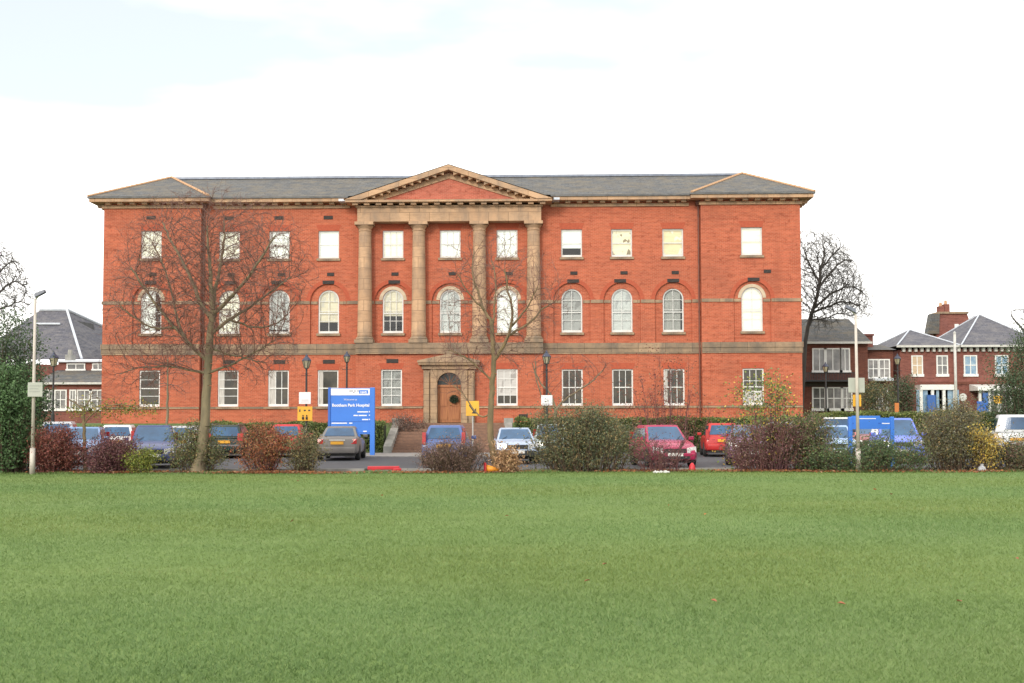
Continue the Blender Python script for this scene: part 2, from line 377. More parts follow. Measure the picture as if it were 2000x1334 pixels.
def arc(cx, r, zs, n=14): return [(cx + r * math.cos(math.pi * (1 - i / n)), zs + r * math.sin(math.pi * (1 - i / n))) for i in range(n + 1)]
def wall_panel(mb, x0, x1, z0, z1, y, ops, depth):
    """front face at y with openings (cx, half width, bottom, top, arched) and their reveals"""
    ops = sorted(ops); x = x0
    for cx, hw, b, t, ar in ops:
        l, r_ = cx - hw, cx + hw
        mb.face((x, y, z0), (l, y, z0), (l, y, z1), (x, y, z1))
        if b > z0: mb.face((l, y, z0), (r_, y, z0), (r_, y, b), (l, y, b))
        edge = [(l, b), (r_, b)]
        if ar:
            pts = arc(cx, hw, t - hw)
            for (xa, za), (xb, zb) in zip(pts[:-1], pts[1:]): mb.face((xa, y, za), (xb, y, zb), (xb, y, z1), (xa, y, z1))
            edge = [(l, b), (r_, b)] + pts[::-1]
        else:
            mb.face((l, y, t), (r_, y, t), (r_, y, z1), (l, y, z1)); edge = [(l, b), (r_, b), (r_, t), (l, t)]
        for i in range(len(edge)):
            (xa, za), (xb, zb) = edge[i], edge[(i + 1) % len(edge)]
            if abs(xa - xb) + abs(za - zb) > 1e-6: mb.face((xa, y, za), (xa, y + depth, za), (xb, y + depth, zb), (xb, y, zb))
        x = r_
    mb.face((x, y, z0), (x1, y, z0), (x1, y, z1), (x, y, z1))

HALF = 19.5; PAV = 14.0; CEN = 5.2
YP, YC = -.35, -.5                            # the end pavilions and the ground floor of the centre stand forward
zG0, zG1 = Z(793), Z(722)                     # ground floor windows
zB0, zBm, zB1 = Z(692), Z(681), Z(671)        # stone band
zF0, zF1 = Z(650), Z(565)                     # first floor arched windows
zN1 = Z(553); zSTR = Z(590)
zS0, zS1 = Z(503.5), Z(449.5)                 # second floor windows
zTOP = Z(405)
WH = .585
bays = [-16.80, -12.48, -9.64, -6.85, -3.22, 0, 3.2, 6.82, 9.62, 12.48, 16.80]
def sect(b): return YP if abs(b) > PAV else 0.0
wall = MB()
secs = [(-HALF, -PAV, YP), (-PAV, -CEN, 0), (-CEN, CEN, 0), (CEN, PAV, 0), (PAV, HALF, YP)]
NR = 1.03
for x0, x1, y in secs:
    inb = [b for b in bays if x0 < b < x1]
    cen = abs(x0) == CEN and x1 == CEN
    yg = YC if cen else y
    gops = [(b, WH, zG0, zG1, False) for b in inb if not (cen and b == 0)]
    if cen: gops.append((0, 1.0, TZ - .3, Z(722), False))
    wall_panel(wall, x0, x1, TZ - .3, zB0, yg, gops, .16)
    wall_panel(wall, x0, x1, zB0, zN1 + .25, y, [(b, NR, zB0 + .02, zN1, True) for b in inb], .11)
    for b in inb:
        wall_panel(wall, b - NR, b + NR, zB0, zN1 + .02, y + .11, [(b, WH, zF0, zF1, True)], .14)
    wall_panel(wall, x0, x1, zN1 + .25, zTOP + .3, y, [(b, WH, zS0, zS1, False) for b in inb], .16)
for s in (-1, 1):                             # returns, side walls
    wall.face((s*PAV, YP, TZ-.3), (s*PAV, 0, TZ-.3), (s*PAV, 0, zTOP+.3), (s*PAV, YP, zTOP+.3))
    wall.face((s*CEN, YC, TZ-.3), (s*CEN, 0, TZ-.3), (s*CEN, 0, zB0), (s*CEN, YC, zB0))
    wall.face((s*HALF, YP, TZ-.3), (s*HALF, 8.4, TZ-.3), (s*HALF, 8.4, zTOP+.3), (s*HALF, YP, zTOP+.3))
wall.face((-HALF, 8.4, TZ-.3), (HALF, 8.4, TZ-.3), (HALF, 8.4, zTOP+.3), (-HALF, 8.4, zTOP+.3))
wall.build('wall', BRICK, hosp)
rm = MB()                                     # inside: a partition behind the rooms, floors
rm.box(-HALF + .2, HALF - .2, 3.4, 3.5, TZ - .2, zTOP)
for zf in (zB0 + .1, zN1 + .6): rm.box(-HALF + .2, HALF - .2, .3, 3.38, zf, zf + .2)
rm.build('room_partition', ROOM, hosp)

# gauged brick: flat arches over the rectangular windows, arch rings round the niches
for b in bays:
    y = sect(b)
    for (z1, yy) in ((zS1, y), (zG1, YC if abs(b) < CEN else y)):
        if z1 == zG1 and b == 0: continue
        MB().prism([(b - WH, z1 + .004), (b + WH, z1 + .004), (b + WH + .13, z1 + .36), (b - WH - .13, z1 + .36)], yy - .006, yy + .05).build('brick_lintel', BRICK_ARCH, hosp)
    o_ = arc(b, NR + .22, zN1 - NR, 18); i_ = arc(b, NR + .004, zN1 - NR, 18)
    ga = MB()
    for k in range(18):
        ga.prism([i_[k], i_[k+1], o_[k+1], o_[k]], y - .012, y + .05)
    ga.build('brick_arch', BRICK_ARCH, hosp)
    if abs(b) < 4 or abs(b) > 15:
        o_ = arc(b, WH + .19, zF1 - WH, 16); i_ = arc(b, WH + .003, zF1 - WH, 16); ga = MB()
        for k in range(16): ga.prism([i_[k], i_[k+1], o_[k+1], o_[k]], y + .085, y + .15)
        ga.build('window_arch', PLASTER, hosp)

# stone dressings
for x0, x1, y in secs:
    st = MB()
    cen = x1 == CEN and x0 == -CEN
    yy = YC - .12 if cen else y
    e0 = .06 if x0 == -HALF else 0; e1 = .06 if x1 == HALF else 0
    st.box(x0 - e0, x1 + e1, yy - .10, y + .06, zBm, zB1)
    st.box(x0 - e0 * .7, x1 + e1 * .7, yy - .06, y + .06, zB0, zBm - .002)
    yg = YC if cen else y
    st.build('belt_course', STONE_OLD, hosp)
    segs = [(x0, x1)] if not cen else [(x0, -1.45), (1.45, x1)]
    for a, b_ in segs: MB().box(a, b_, yg - .06, yg + .05, Z(797.5), Z(793.5)).build('plinth_course', STONE_OLD, hosp)
    inb = [b for b in bays if x0 < b < x1]; xs = [x0] + [v for b in inb for v in (b - NR - .02, b + NR + .02)] + [x1]
    for a, b_ in zip(xs[0::2], xs[1::2]):
        if b_ - a > .05: MB().box(a - (e0 if a == x0 else 0), b_ + (e1 if b_ == x1 else 0), y - .05, y + .05, zSTR - .09, zSTR + .09).build('string_course', STONE_OLD, hosp)
    for b in inb:                             # the string runs on inside each niche up to the window
        for s in (-1, 1):
            a, c_ = sorted((b + s * (NR - .02), b + s * (WH + .03))); MB().box(a, c_, y + .06, y + .15, zSTR - .08, zSTR + .08).build('string_course', STONE_OLD, hosp)

# eaves cornice with modillions
zC1 = Z(396); zC2 = Z(389.5); zC3 = Z(386.5)
GUTTER = mat('gutter_grey', (.13, .13, .13), (.08, .08, .08), 4, .6)
def cornice_run(x0, x1, y, e0, e1, side=0):
    co = MB(); gut = MB()
    co.box(x0 - .1 * e0, x1 + .1 * e1, y - .10, y + .1, zTOP - .02, zC1 - .12)
    co.box(x0 - .62 * e0, x1 + .62 * e1, y - .62, y + .1, zC1, zC2)
    gut.box(x0 - .70 * e0, x1 + .70 * e1, y - .70, y - .50, zC2 + .002, zC3)
    n = max(1, int((x1 - x0) / .62))
    for i in range(n):
        x = x0 + (i + .5) * (x1 - x0) / n; co.box(x - .14, x + .14, y - .40, y + .05, zC1 - .11, zC1 + .01)
    if side:
        s = side
        a, b = sorted((s * (HALF - .1), s * (HALF + .62))); co.box(a, b, YP + .12, 8.6, zC1 + .001, zC2 - .001)
        a, b = sorted((s * (HALF - .1), s * (HALF + .10))); co.box(a, b, YP + .12, 8.4, zTOP - .02, zC1 - .12)
        for i in range(13):
            a, b = sorted((s * HALF, s * (HALF + .5))); co.box(a, b, YP + .3 + i * .62, YP + .6 + i * .62, zC1 - .15, zC1)
    co.build('cornice', STONE, hosp); gut.build('gutter', GUTTER, hosp)
cornice_run(-HALF, -PAV, YP, 1, 1, -1); cornice_run(PAV, HALF, YP, 1, 1, 1)
cornice_run(-PAV + .62, -CEN - .45, 0, 0, 0); cornice_run(CEN + .45, PAV - .62, 0, 0, 0)

# roof
RY = 4.0; zE = zC3 + .01; zR = PZ(347, HD + RY, 600) + .0; AX = 17.1
rf = MB()
rf.face((-PAV - 1, -.66, zE), (PAV + 1, -.66, zE), (AX, RY, zR), (-AX, RY, zR))
rf.face((PAV + 1, 8.7, zE), (-PAV - 1, 8.7, zE), (-AX, RY, zR), (AX, RY, zR))
for s in (-1, 1):
    A = (s * (HALF + .68), YP - .68, zE); B = (s * (PAV - .62), YP - .68, zE); Cc = (s * (HALF + .68), 8.7, zE); Dd = (s * (PAV - .62), 8.7, zE); T = (s * AX, RY - .05, zR + .10)
    rf.face(A, B, T); rf.face(Cc, A, T); rf.face(B, Dd, T); rf.face(Dd, Cc, T)
    rf.face(A, B, Dd, Cc)
roof = rf.build('roof', SLATE, hosp)
for s in (-1, 1):
    T = Vector((s * AX, RY - .05, zR + .12))
    for e in ((s * (HALF + .66), YP - .66, zE + .03), (s * (PAV - .58), YP - .66, zE + .03), (s * (HALF + .66), 8.6, zE + .03)):
        e = Vector(e); n = 16; ht = MB()
        for i in range(n): ht.tube(e.lerp(T, i / n), e.lerp(T, (i + 1.03) / n), .085, .07, 6)
        ht.build('hip_ridge', HIPTILE, roof)
rl = MB().box(-AX, AX, RY - .16, RY + .16, zR - .03, zR + .10).build('ridge_lead', LEAD, roof)

# portico: columns, entablature, pediment
YCOL = -.30
cols = [U(713), U(818.5), U(937), U(1043)]
zCB = zB1; zCT = Z(432, HD - .7)
for cx in cols:
    cm = MB().lathe([(.43, .34), (.41, .5), (.40, 1.6), (.375, 4.0), (.345, zCT - zCB - .46), (.335, zCT - zCB - .40)], 28)
    c_ = cm.build('column', STONE, hosp, smooth=True, loc=(cx, YCOL, zCB))
    b_ = MB(); b_.box(-.52, .52, -.48, .36, 0, .2); b_.lathe([(.48, .2), (.50, .26), (.46, .33), (.43, .36)], 24); b_.build('column_base', STONE_OLD, c_)
    k_ = MB(); h = zCT - zCB; k_.lathe([(.335, h - .52), (.38, h - .49), (.38, h - .45), (.34, h - .43), (.35, h - .36), (.46, h - .22), (.47, h - .18)], 24)
    k_.box(-.52, .52, -.50, .28, h - .18, h - .003); k_.build('capital', STONE, c_)
YE = -.74; zEN = Z(404.5, HD - .7); zPC = Z(395, HD - 1); zPT = Z(389.5, HD - 1.2)
en = MB(); en.box(-5.12, 5.12, YE, -.003, zCT, zEN); en.box(-5.22, 5.22, YE - .08, -.003, zEN + .001, zEN + .09)
en.build('entablature', STONE, hosp)
pc = MB(); PW = 5.72
pc.box(-PW, PW, YE - .52, .2, zPC, zPT)
for i in range(17):
    x = -5.2 + i * 10.4 / 16; pc.box(x - .15, x + .15, YE - .36, YE + .1, zPC - .13, zPC + .01)
zAP = Z(322, HD - 1.2)                        # tip of the pediment
for s in (-1, 1):                             # raking cornice
    x0, z0_, x1_, z1_ = s * (PW + .05), zPT + .02, 0.0, zAP
    dz = .27
    q = [(x0, z0_), (x1_, z1_ - .0), (x1_, z1_ - dz), (s * (PW - .85), z0_)]
    if s > 0: q = q[::-1]
    pc.prism(q, YE - .55, .9)
    L_ = Vector((x0, 0, z0_)); T_ = Vector((0, 0, zAP))
    n = 13
    for i in range(1, n):
        c0 = L_.lerp(T_, (i + .6) / (n + .6)); zz = c0.z - dz
        pc.hexa([(c0.x - .16, YE - .42, zz - .09 - s*.06), (c0.x + .16, YE - .42, zz - .09 + -s*-.0 - (s*-.06)), (c0.x + .16, YE + .1, zz - .09 + s*.06), (c0.x - .16, YE + .1, zz - .09 - s*.06)],
                [(c0.x - .16, YE - .42, zz + .06), (c0.x + .16, YE - .42, zz + .06), (c0.x + .16, YE + .1, zz + .06), (c0.x - .16, YE + .1, zz + .06)])
ped = pc.build('pediment', STONE, hosp)
slope = (zAP - zPT) / PW
ty = MB(); ty.prism([(-PW + .9, zPT + .003), (PW - .9, zPT + .003), (0, zAP - .30)], YE + .02, YE + .4); ty.build('tympanum', BRICK_TYMP, ped)
ts = MB()
for s in (-1, 1):
    q = [(s * (PW - .95), zPT + .004), (0, zAP - .36), (0, zAP - .66), (s * (PW - 1.75), zPT + .004)]
    if s > 0: q = q[::-1]
    ts.prism(q, YE - .05, YE + .1)
ts.build('tympanum_border', STONE, ped)
pr = MB()
for s in (-1, 1): pr.face((s * (PW + .1), YE - .55, zPT + .05), (s * (PW + .1), RY, zPT + .05), (0, RY, zAP + .03), (0, YE - .55, zAP + .03))
pr.build('pediment_roof', SLATE, hosp)
fl = MB()
for s in (-1, 1):
    a, b = sorted((s * (PW + .02), s * (PW + .42))); fl.box(a, b, -.95, -.1, zPT + .0, zPT + .13)
fl.build('flashing', LEAD_PALE, hosp)
MB().tube((U(885), YE, zAP - .05), (U(885), YE, zAP + .42), .022, .012, 6).build('lightning_rod', IRON, hosp)

# windows
SASH = mat('sash_paint', (.70, .70, .67), (.60, .60, .57), 5, .5)
def bar(mb, x0, x1, z0, z1, d=.035): mb.box(x0, x1, -d, .02, z0, z1)
def window(bx, y, z0, z1, kind, cols_=3, rows=4, arched=False, cover=None, mat_b=None, drop=1.0, open_=0.0, sill=True, sill_m=None, white_w=.075):
    h = z1 - z0; m = MB(); w = WH
    fw = white_w
    if arched:
        r = w; zs = h - r
        o_ = arc(0, r, zs, 16); i_ = arc(0, r - fw, zs, 16)
        for k in range(16): m.prism([i_[k], i_[k+1], o_[k+1], o_[k]], -.05, .03)
        bar(m, -w, -w + fw, 0, zs, .05); bar(m, w - fw, w, 0, zs, .05)
    else:
        bar(m, -w, -w + fw, 0, h, .05); bar(m, w - fw, w, 0, h, .05); bar(m, -w + fw, w - fw, h - fw, h, .05)
    bar(m, -w + fw, w - fw, 0, .13, .05)
    mid = h * (.5 if not arched else .46)
    bar(m, -w + fw, w - fw, mid - .028, mid + .028, .045)
    for c_ in range(1, cols_):
        x = -w + fw + (2 * w - 2 * fw) * c_ / cols_; top = h - fw if not arched else h - r + math.sqrt(max(0, (r - fw) ** 2 - x * x))
        bar(m, x - .016, x + .016, .13, top, .03)
    for k in range(1, rows):
        z = .13 + (h - .13 - fw) * k / rows
        if abs(z - mid) < .1: continue
        hw = w - fw if not arched or z < h - w else math.sqrt(max(.01, (w - fw) ** 2 - (z - (h - w)) ** 2))
        bar(m, -hw, hw, z - .014, z + .014, .028)
    o = m.build('window', SASH if z0 > zB1 else WHITE, hosp, loc=(bx, y, z0))
    g = MB()
    if arched: g.face(*[(x, .008, z) for x, z in [(-w + .01, 0), (w - .01, 0)] + arc(0, w - .01, h - w, 16)[::-1]])
    else: g.face((-w + .01, .008, 0), (w - .01, .008, 0), (w - .01, .008, h - .01), (-w + .01, .008, h - .01))
    g.build('pane', GLASS if mat_b and (drop >= .99 or z0 > zB1) else PANE_DARK, o)
    if sill: MB().box(-w - .08, w + .08, -.24, .02, -.14, -.006).build('sill', sill_m or STONE_OLD, o)
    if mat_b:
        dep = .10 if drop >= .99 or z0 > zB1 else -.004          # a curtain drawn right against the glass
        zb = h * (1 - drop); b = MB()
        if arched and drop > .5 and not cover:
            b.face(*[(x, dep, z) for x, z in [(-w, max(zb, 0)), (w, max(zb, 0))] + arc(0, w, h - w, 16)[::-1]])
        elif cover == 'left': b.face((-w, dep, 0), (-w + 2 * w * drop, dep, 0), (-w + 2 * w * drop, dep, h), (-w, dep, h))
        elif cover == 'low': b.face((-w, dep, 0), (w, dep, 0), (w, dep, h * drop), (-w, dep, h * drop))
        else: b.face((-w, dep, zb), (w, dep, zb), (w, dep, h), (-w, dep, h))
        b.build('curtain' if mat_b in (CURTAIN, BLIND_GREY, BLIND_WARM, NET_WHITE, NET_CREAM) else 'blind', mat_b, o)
    return o
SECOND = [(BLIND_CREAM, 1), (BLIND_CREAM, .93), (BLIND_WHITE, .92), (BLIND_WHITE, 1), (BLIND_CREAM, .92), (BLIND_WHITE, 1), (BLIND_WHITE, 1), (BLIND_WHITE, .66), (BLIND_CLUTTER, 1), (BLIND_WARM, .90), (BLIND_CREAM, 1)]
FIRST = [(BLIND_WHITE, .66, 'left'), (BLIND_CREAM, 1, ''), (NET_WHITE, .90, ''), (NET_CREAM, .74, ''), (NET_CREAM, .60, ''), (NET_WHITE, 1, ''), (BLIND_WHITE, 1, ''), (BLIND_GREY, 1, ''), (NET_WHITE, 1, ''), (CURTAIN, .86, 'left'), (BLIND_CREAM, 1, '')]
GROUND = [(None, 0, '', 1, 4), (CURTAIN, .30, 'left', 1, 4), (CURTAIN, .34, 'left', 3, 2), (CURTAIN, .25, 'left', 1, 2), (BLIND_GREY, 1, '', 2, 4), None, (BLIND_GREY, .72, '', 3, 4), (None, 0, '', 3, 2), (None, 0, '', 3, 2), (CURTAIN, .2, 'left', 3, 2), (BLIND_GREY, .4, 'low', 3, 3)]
for i, b in enumerate(bays):
    y = sect(b)
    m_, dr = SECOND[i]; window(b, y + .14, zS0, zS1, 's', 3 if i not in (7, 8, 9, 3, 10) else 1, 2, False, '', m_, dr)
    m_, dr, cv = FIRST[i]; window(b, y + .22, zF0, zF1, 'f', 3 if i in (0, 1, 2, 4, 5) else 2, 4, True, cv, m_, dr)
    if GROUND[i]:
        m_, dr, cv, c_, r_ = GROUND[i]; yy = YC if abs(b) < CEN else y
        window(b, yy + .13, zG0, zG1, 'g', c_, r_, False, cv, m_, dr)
# vents and downpipes
def vent(x, y, z, w, h):
    m = MB(); m.box(-w/2, w/2, -.025, .02, 0, h)
    for k in range(4): m.box(-w/2 + .02, w/2 - .02, -.04, -.026, h * (k + .2) / 4, h * (k + .6) / 4)
    m.build('air_vent', VENT, hosp, loc=(x, y, z))
for i, b in enumerate(bays):
    y = sect(b)
    if i not in (5, 6): vent(b + (.0, .08, -.1)[i % 3], y, zN1 - .02, .66, .2)
    vent(b + (.12 if i != 10 else .85), y, Z(538), .40, .19)
    if i in (0, 1, 2, 3): vent(b - .03, y, Z(427), .52, .2)
    if i in (1, 2, 3, 4): vent(b + .05, YC if abs(b) < CEN else y, Z(709.5), .66, .22)
vent(U(1022), YC, Z(818), .5, .25)
for x, yy in ((-PAV + .10, -.08), (PAV - .10, -.08), (U(1562) - .03, YP - .07)):
    if x > 17: continue
    m = MB(); m.tube((x, yy, TZ), (x, yy, zTOP + .05), .045, .045, 10); m.box(x - .14, x + .14, yy - .12, yy + .07, zTOP + .0, zTOP + .26)
    for k in range(7): m.tube((x, yy, TZ + .7 + k * 1.8), (x, yy, TZ + .78 + k * 1.8), .062, .062, 10)
    m.build('downpipe', IRON_PIPE, hosp)

# door and its stone surround
dz0 = TZ + .02; dsp = Z(752); drad = U(902.5)
ds = MB()
for s in (-1, 1):
    a, b = sorted((s * .66, s * 1.02)); ds.box(a, b, YC - .30, YC + .3, dz0 - .2, Z(722))
    a, b = sorted((s * 1.022, s * 1.42)); ds.box(a, b, YC - .22, YC + .05, dz0 - .2, Z(724))
    a, b = sorted((s * 1.10, s * 1.36)); ds.box(a, b, YC - .34, YC - .221, dz0 - .1, Z(728))
pts = arc(0, drad, dsp, 16)
for (xa, za), (xb, zb) in zip(pts[:-1], pts[1:]):
    ds.hexa([(xa, YC - .26, za), (xb, YC - .26, zb), (xb, YC + .25, zb), (xa, YC + .25, za)], [(xa, YC - .26, Z(722)), (xb, YC - .26, Z(722)), (xb, YC + .25, Z(722)), (xa, YC + .25, Z(722))])
ds.box(-1.5, 1.5, YC - .36, YC + .02, Z(722), Z(714)); ds.box(-1.68, 1.68, YC - .6, YC + .02, Z(714) + .001, Z(709.5))
sr = ds.build('door_surround', STONE_DOOR, hosp)
dr = MB(); za = Z(693)
dr.prism([(-1.72, Z(709.5) + .003), (1.72, Z(709.5) + .003), (1.72, Z(709.5) + .10), (0, za), (-1.72, Z(709.5) + .10)], YC - .66, YC + .0)
dr.build('door_gable', STONE_OLD, sr)
dd = MB(); dd.box(-.655, .655, YC + .10, YC + .16, dz0, dsp - .12)
dd.box(-.655, .655, YC + .04, YC + .16, dsp - .12, dsp)
for s in (-1, 1):
    for zz0, zz1 in ((.15, .75), (.9, 1.55)): 
        a, b = sorted((s * .1, s * .55)); dd.box(a, b, YC + .07, YC + .099, dz0 + zz0, dz0 + zz1)
door = dd.build('door', WOOD, hosp)
MB().lathe([(.03, 0), (.045, .02), (.03, .05)], 10).build('handle', mat('brass', (.5, .35, .12), (.4, .28, .1), 4, .35, metal=.8), door, loc=(.06, YC + .03, dz0 + .95))
fm = MB()
fm.face(*[(x, YC + .12, z) for x, z in [(-.65, dsp), (.65, dsp)] + arc(0, .655, dsp, 14)[::-1]])
fan = fm.build('fanlight', mat('dark_fanlight_glass', (.02, .025, .022), (.035, .04, .035), 3, .08), hosp)
fb = MB()
for a in (30, 60, 90, 120, 150): fb.tube((0, YC + .10, dsp + .02), (.64 * math.cos(R(a)), YC + .10, dsp + .64 * math.sin(R(a))), .015, .012, 5)
fb.build('fanlight_bar', WOOD, fan)

# ------------------------------------------------------------------ foliage
def leaf_quads(cen, size, colours, squash=1.0, up=0.0):
    n = len(cen)
    a = RNG.normal(size=(n, 3)); a[:, 2] = a[:, 2] * squash + up; a /= np.linalg.norm(a, axis=1)[:, None]
    b = np.cross(a, RNG.normal(size=(n, 3))); b /= np.linalg.norm(b, axis=1)[:, None] + 1e-9
    s = size * (.6 + .8 * RNG.random(n))[:, None]
    a = a * s * .5; b = b * s * .28
    return np.stack([cen - a, cen + b, cen + a, cen - b], 1).reshape(-1, 3)
def pick(pal, n, key=None):
    cols_ = np.array([p[:3] for p in pal]); wts = np.array([p[3] for p in pal], float); wts /= wts.sum()
    i = RNG.choice(len(pal), n, p=wts)
    return cols_[i] * (.7 + .6 * RNG.random((n, 1)))
def shrub(name, label, cat, px0, px1, top, d, pal, nleaf=3500, size=.075, dense=.6, stem=STEM, group=None, base=0.0, nst=34, depth=None, twiggy=.5, narrow=.72, spread=.68):
    """stems rising from one base, twigs, and leaves in clumps along them"""
    x0, x1 = PX(px0, d), PX(px1, d); cx = (x0 + x1) / 2; hw = (x1 - x0) / 2 * 1.07; h = PZ(top, d) - base; hd = depth or min(hw, 1.0)
    o = empty(name, (cx, d, base), 0, label, cat, group)
    sm = MB(); clumps = []; tips = []
    lob = [random.uniform(.72, 1.12) for _ in range(7)]
    for k in range(nst):
        th = random.uniform(0, 2 * math.pi); rr = math.sqrt(random.random()); zf = random.random() ** .8
        prof = narrow + (1 - narrow) * math.sin(math.pi * min(1, .25 + .7 * zf)) ** .7
        if zf > .72: prof *= math.sqrt(max(.06, 1 - ((zf - .72) / .30) ** 2))
        end = Vector((math.cos(th) * rr * hw * prof, math.sin(th) * rr * hd * prof, ((.12 + .84 * zf) * h + random.uniform(-.03, .05) * h) * lob[int((math.cos(th) * rr * .5 + .5) * 6.99)]))
        st_ = Vector((end.x * spread + random.uniform(-.08, .08), end.y * spread, 0)); mid = st_.lerp(end, .5) + Vector((random.uniform(-.08, .08), random.uniform(-.08, .08), .08 * h))
        sm.path([st_, mid, end], [.016, .011, .005], 4); clumps.append(end); clumps.append(mid.lerp(end, .6)); clumps.append(st_.lerp(mid, random.uniform(.3, 1)))
        for j in range(int(7 * twiggy) + 1):
            e2 = end + Vector((random.gauss(0, .16), random.gauss(0, .16), random.uniform(.0, .28))); sm.tube(mid.lerp(end, random.uniform(.4, 1)), e2, .006, .003, 3, False); tips.append(e2)
    sm.build('stem', stem, o)
    cc = np.array([tuple(c) for c in clumps + tips * (1 if twiggy else 1)])
    wgt = RNG.random(len(cc)) ** 1.4 + .08; idx = RNG.choice(len(cc), nleaf, p=wgt / wgt.sum()); sp = dense * .27
    cen = cc[idx] + RNG.normal(0, 1, (nleaf, 3)) * np.array([sp, sp, sp * .9])
    cen[:, 2] = np.maximum(cen[:, 2], .03 + .05 * RNG.random(nleaf))
    # each clump leans to its own tint
    tint = .82 + .36 * RNG.random((len(cc), 1)); col = np.minimum(pick(pal, nleaf) * tint[idx] * 1.28, .75)
    tri_mesh('foliage', leaf_quads(cen, size, col), 4, col, LEAF, o)
    return o

GREEN_D = [(.055, .085, .045, 3), (.075, .11, .058, 3), (.11, .145, .08, 1)]
GREEN_M = [(.08, .12, .045, 3), (.11, .155, .06, 3), (.16, .20, .08, 1), (.06, .085, .04, 2)]
OLIVE = [(.16, .15, .075, 3), (.115, .125, .065, 3), (.23, .18, .08, 2), (.09, .075, .05, 2), (.28, .19, .09, 1)]
RED = [(.19, .060, .05, 3), (.14, .05, .042, 3), (.25, .09, .065, 2), (.10, .06, .04, 2)]
PURPLE = [(.14, .058, .062, 3), (.10, .048, .052, 3), (.18, .08, .08, 2), (.13, .09, .06, 1)]
ORANGE = [(.30, .11, .055, 3), (.20, .085, .05, 3), (.17, .13, .06, 2), (.38, .17, .07, 1)]
YELLOW = [(.48, .32, .06, 3), (.37, .26, .07, 2), (.25, .22, .08, 2), (.55, .42, .11, 1)]
BROWN = [(.16, .095, .08, 3), (.12, .075, .06, 3), (.21, .135, .10, 2), (.12, .10, .065, 1)]
LIME = [(.20, .22, .045, 3), (.13, .17, .04, 3), (.30, .27, .06, 1)]

g_bed = 'shrubs along the lawn edge'
shrub('shrub', 'round red brown bush beside the left lamp post', 'shrub', 70, 152, 838, 35.3, RED, 16000, .06, .55, STEM_RED, g_bed, nst=60)
shrub('shrub', 'dark purple bush in front of the navy car', 'shrub', 178, 268, 862, 35.2, PURPLE, 13000, .055, .55, STEM_RED, g_bed, nst=55)
shrub('shrub', 'small yellow green bush at the right foot of a purple bush', 'shrub', 256, 297, 884, 34.9, LIME, 3000, .055, .42, STEM, g_bed, nst=20)
shrub('shrub', 'olive green bush behind the foot of the large bare tree', 'shrub', 338, 428, 834, 35.9, OLIVE + [(.13, .17, .07, 5)], 10500, .055, .55, STEM, g_bed, nst=55)
shrub('shrub', 'orange red bush with bare lower stems in front of the red hatchback', 'shrub', 472, 562, 838, 35.4, ORANGE, 9000, .06, .5, STEM_RED, g_bed, nst=50, narrow=.6, spread=.5)
shrub('shrub', 'low olive bush left of the grey saloon', 'shrub', 562, 622, 858, 35.3, OLIVE, 5500, .055, .5, STEM, g_bed, nst=40, narrow=.65, spread=.5)
shrub('shrub', 'brown twiggy bush hiding the bumper of the blue hatchback', 'shrub', 820, 948, 866, 35.2, BROWN, 8500, .045, .5, STEM, g_bed, nst=120, twiggy=1, narrow=.85)
shrub('shrub', 'largest bush of the row, olive and rounded', 'shrub', 1042, 1244, 800, 35.6, OLIVE + [(.10, .125, .075, 6)], 30000, .055, .62, STEM, g_bed, nst=150, narrow=.75)
shrub('shrub', 'sparse purple twiggy bush in front of the magenta hatchback', 'shrub', 1226, 1352, 856, 35.3, PURPLE, 2100, .045, .6, STEM_RED, g_bed, nst=44, twiggy=.8, narrow=.8)
shrub('shrub', 'dense purple brown bush right of the magenta hatchback', 'shrub', 1412, 1565, 836, 35.5, PURPLE + BROWN, 8500, .052, .6, STEM_RED, g_bed, nst=90, twiggy=1, narrow=.8)
shrub('shrub', 'dark grey green bush left of the right lamp post', 'shrub', 1530, 1625, 822, 35.8, OLIVE + GREEN_M + [(.15, .09, .08, 5)], 13000, .055, .55, STEM, g_bed, nst=75, narrow=.8)
shrub('shrub', 'low dark evergreen spreading around the right lamp post', 'shrub', 1580, 1800, 876, 35.1, GREEN_D + GREEN_M + [(.16, .09, .05, 1)], 18000, .055, .6, STEM, g_bed, nst=120, narrow=.95)
shrub('shrub', 'tall olive brown bush left of the yellow bush', 'shrub', 1796, 1925, 806, 35.6, OLIVE + [(.12, .115, .085, 6)], 26000, .055, .65, STEM, g_bed, nst=120, narrow=.7)
shrub('shrub', 'bright yellow leaved bush beside the white off-roader', 'shrub', 1900, 1946, 830, 35.0, YELLOW, 2700, .06, .5, STEM, g_bed, nst=28, narrow=.5)
shrub('shrub', 'low dark bush at the right end of the row', 'shrub', 1930, 2045, 868, 35.3, BROWN + OLIVE + GREEN_D, 10000, .055, .6, STEM, g_bed, nst=80, narrow=.9)
# tall leafy stems
shrub('shrub', 'tall thin stems topped with green and yellow leaves before the right pavilion', 'shrub', 1425, 1585, 752, 36.2, LIME + YELLOW[:1] + GREEN_M, 4200, .085, .75, STEM_RED, 'tall open shrubs', nst=46, twiggy=.3, narrow=.9, spread=.8)
shrub('shrub', 'tall open shrub with sparse dark red leaves by the tenth window bay', 'shrub', 1225, 1395, 680, 54.5, RED + [(.18, .13, .07, 4)], 2600, .09, 1.3, STEM_RED, 'tall open shrubs', nst=60, twiggy=.6, narrow=.5)
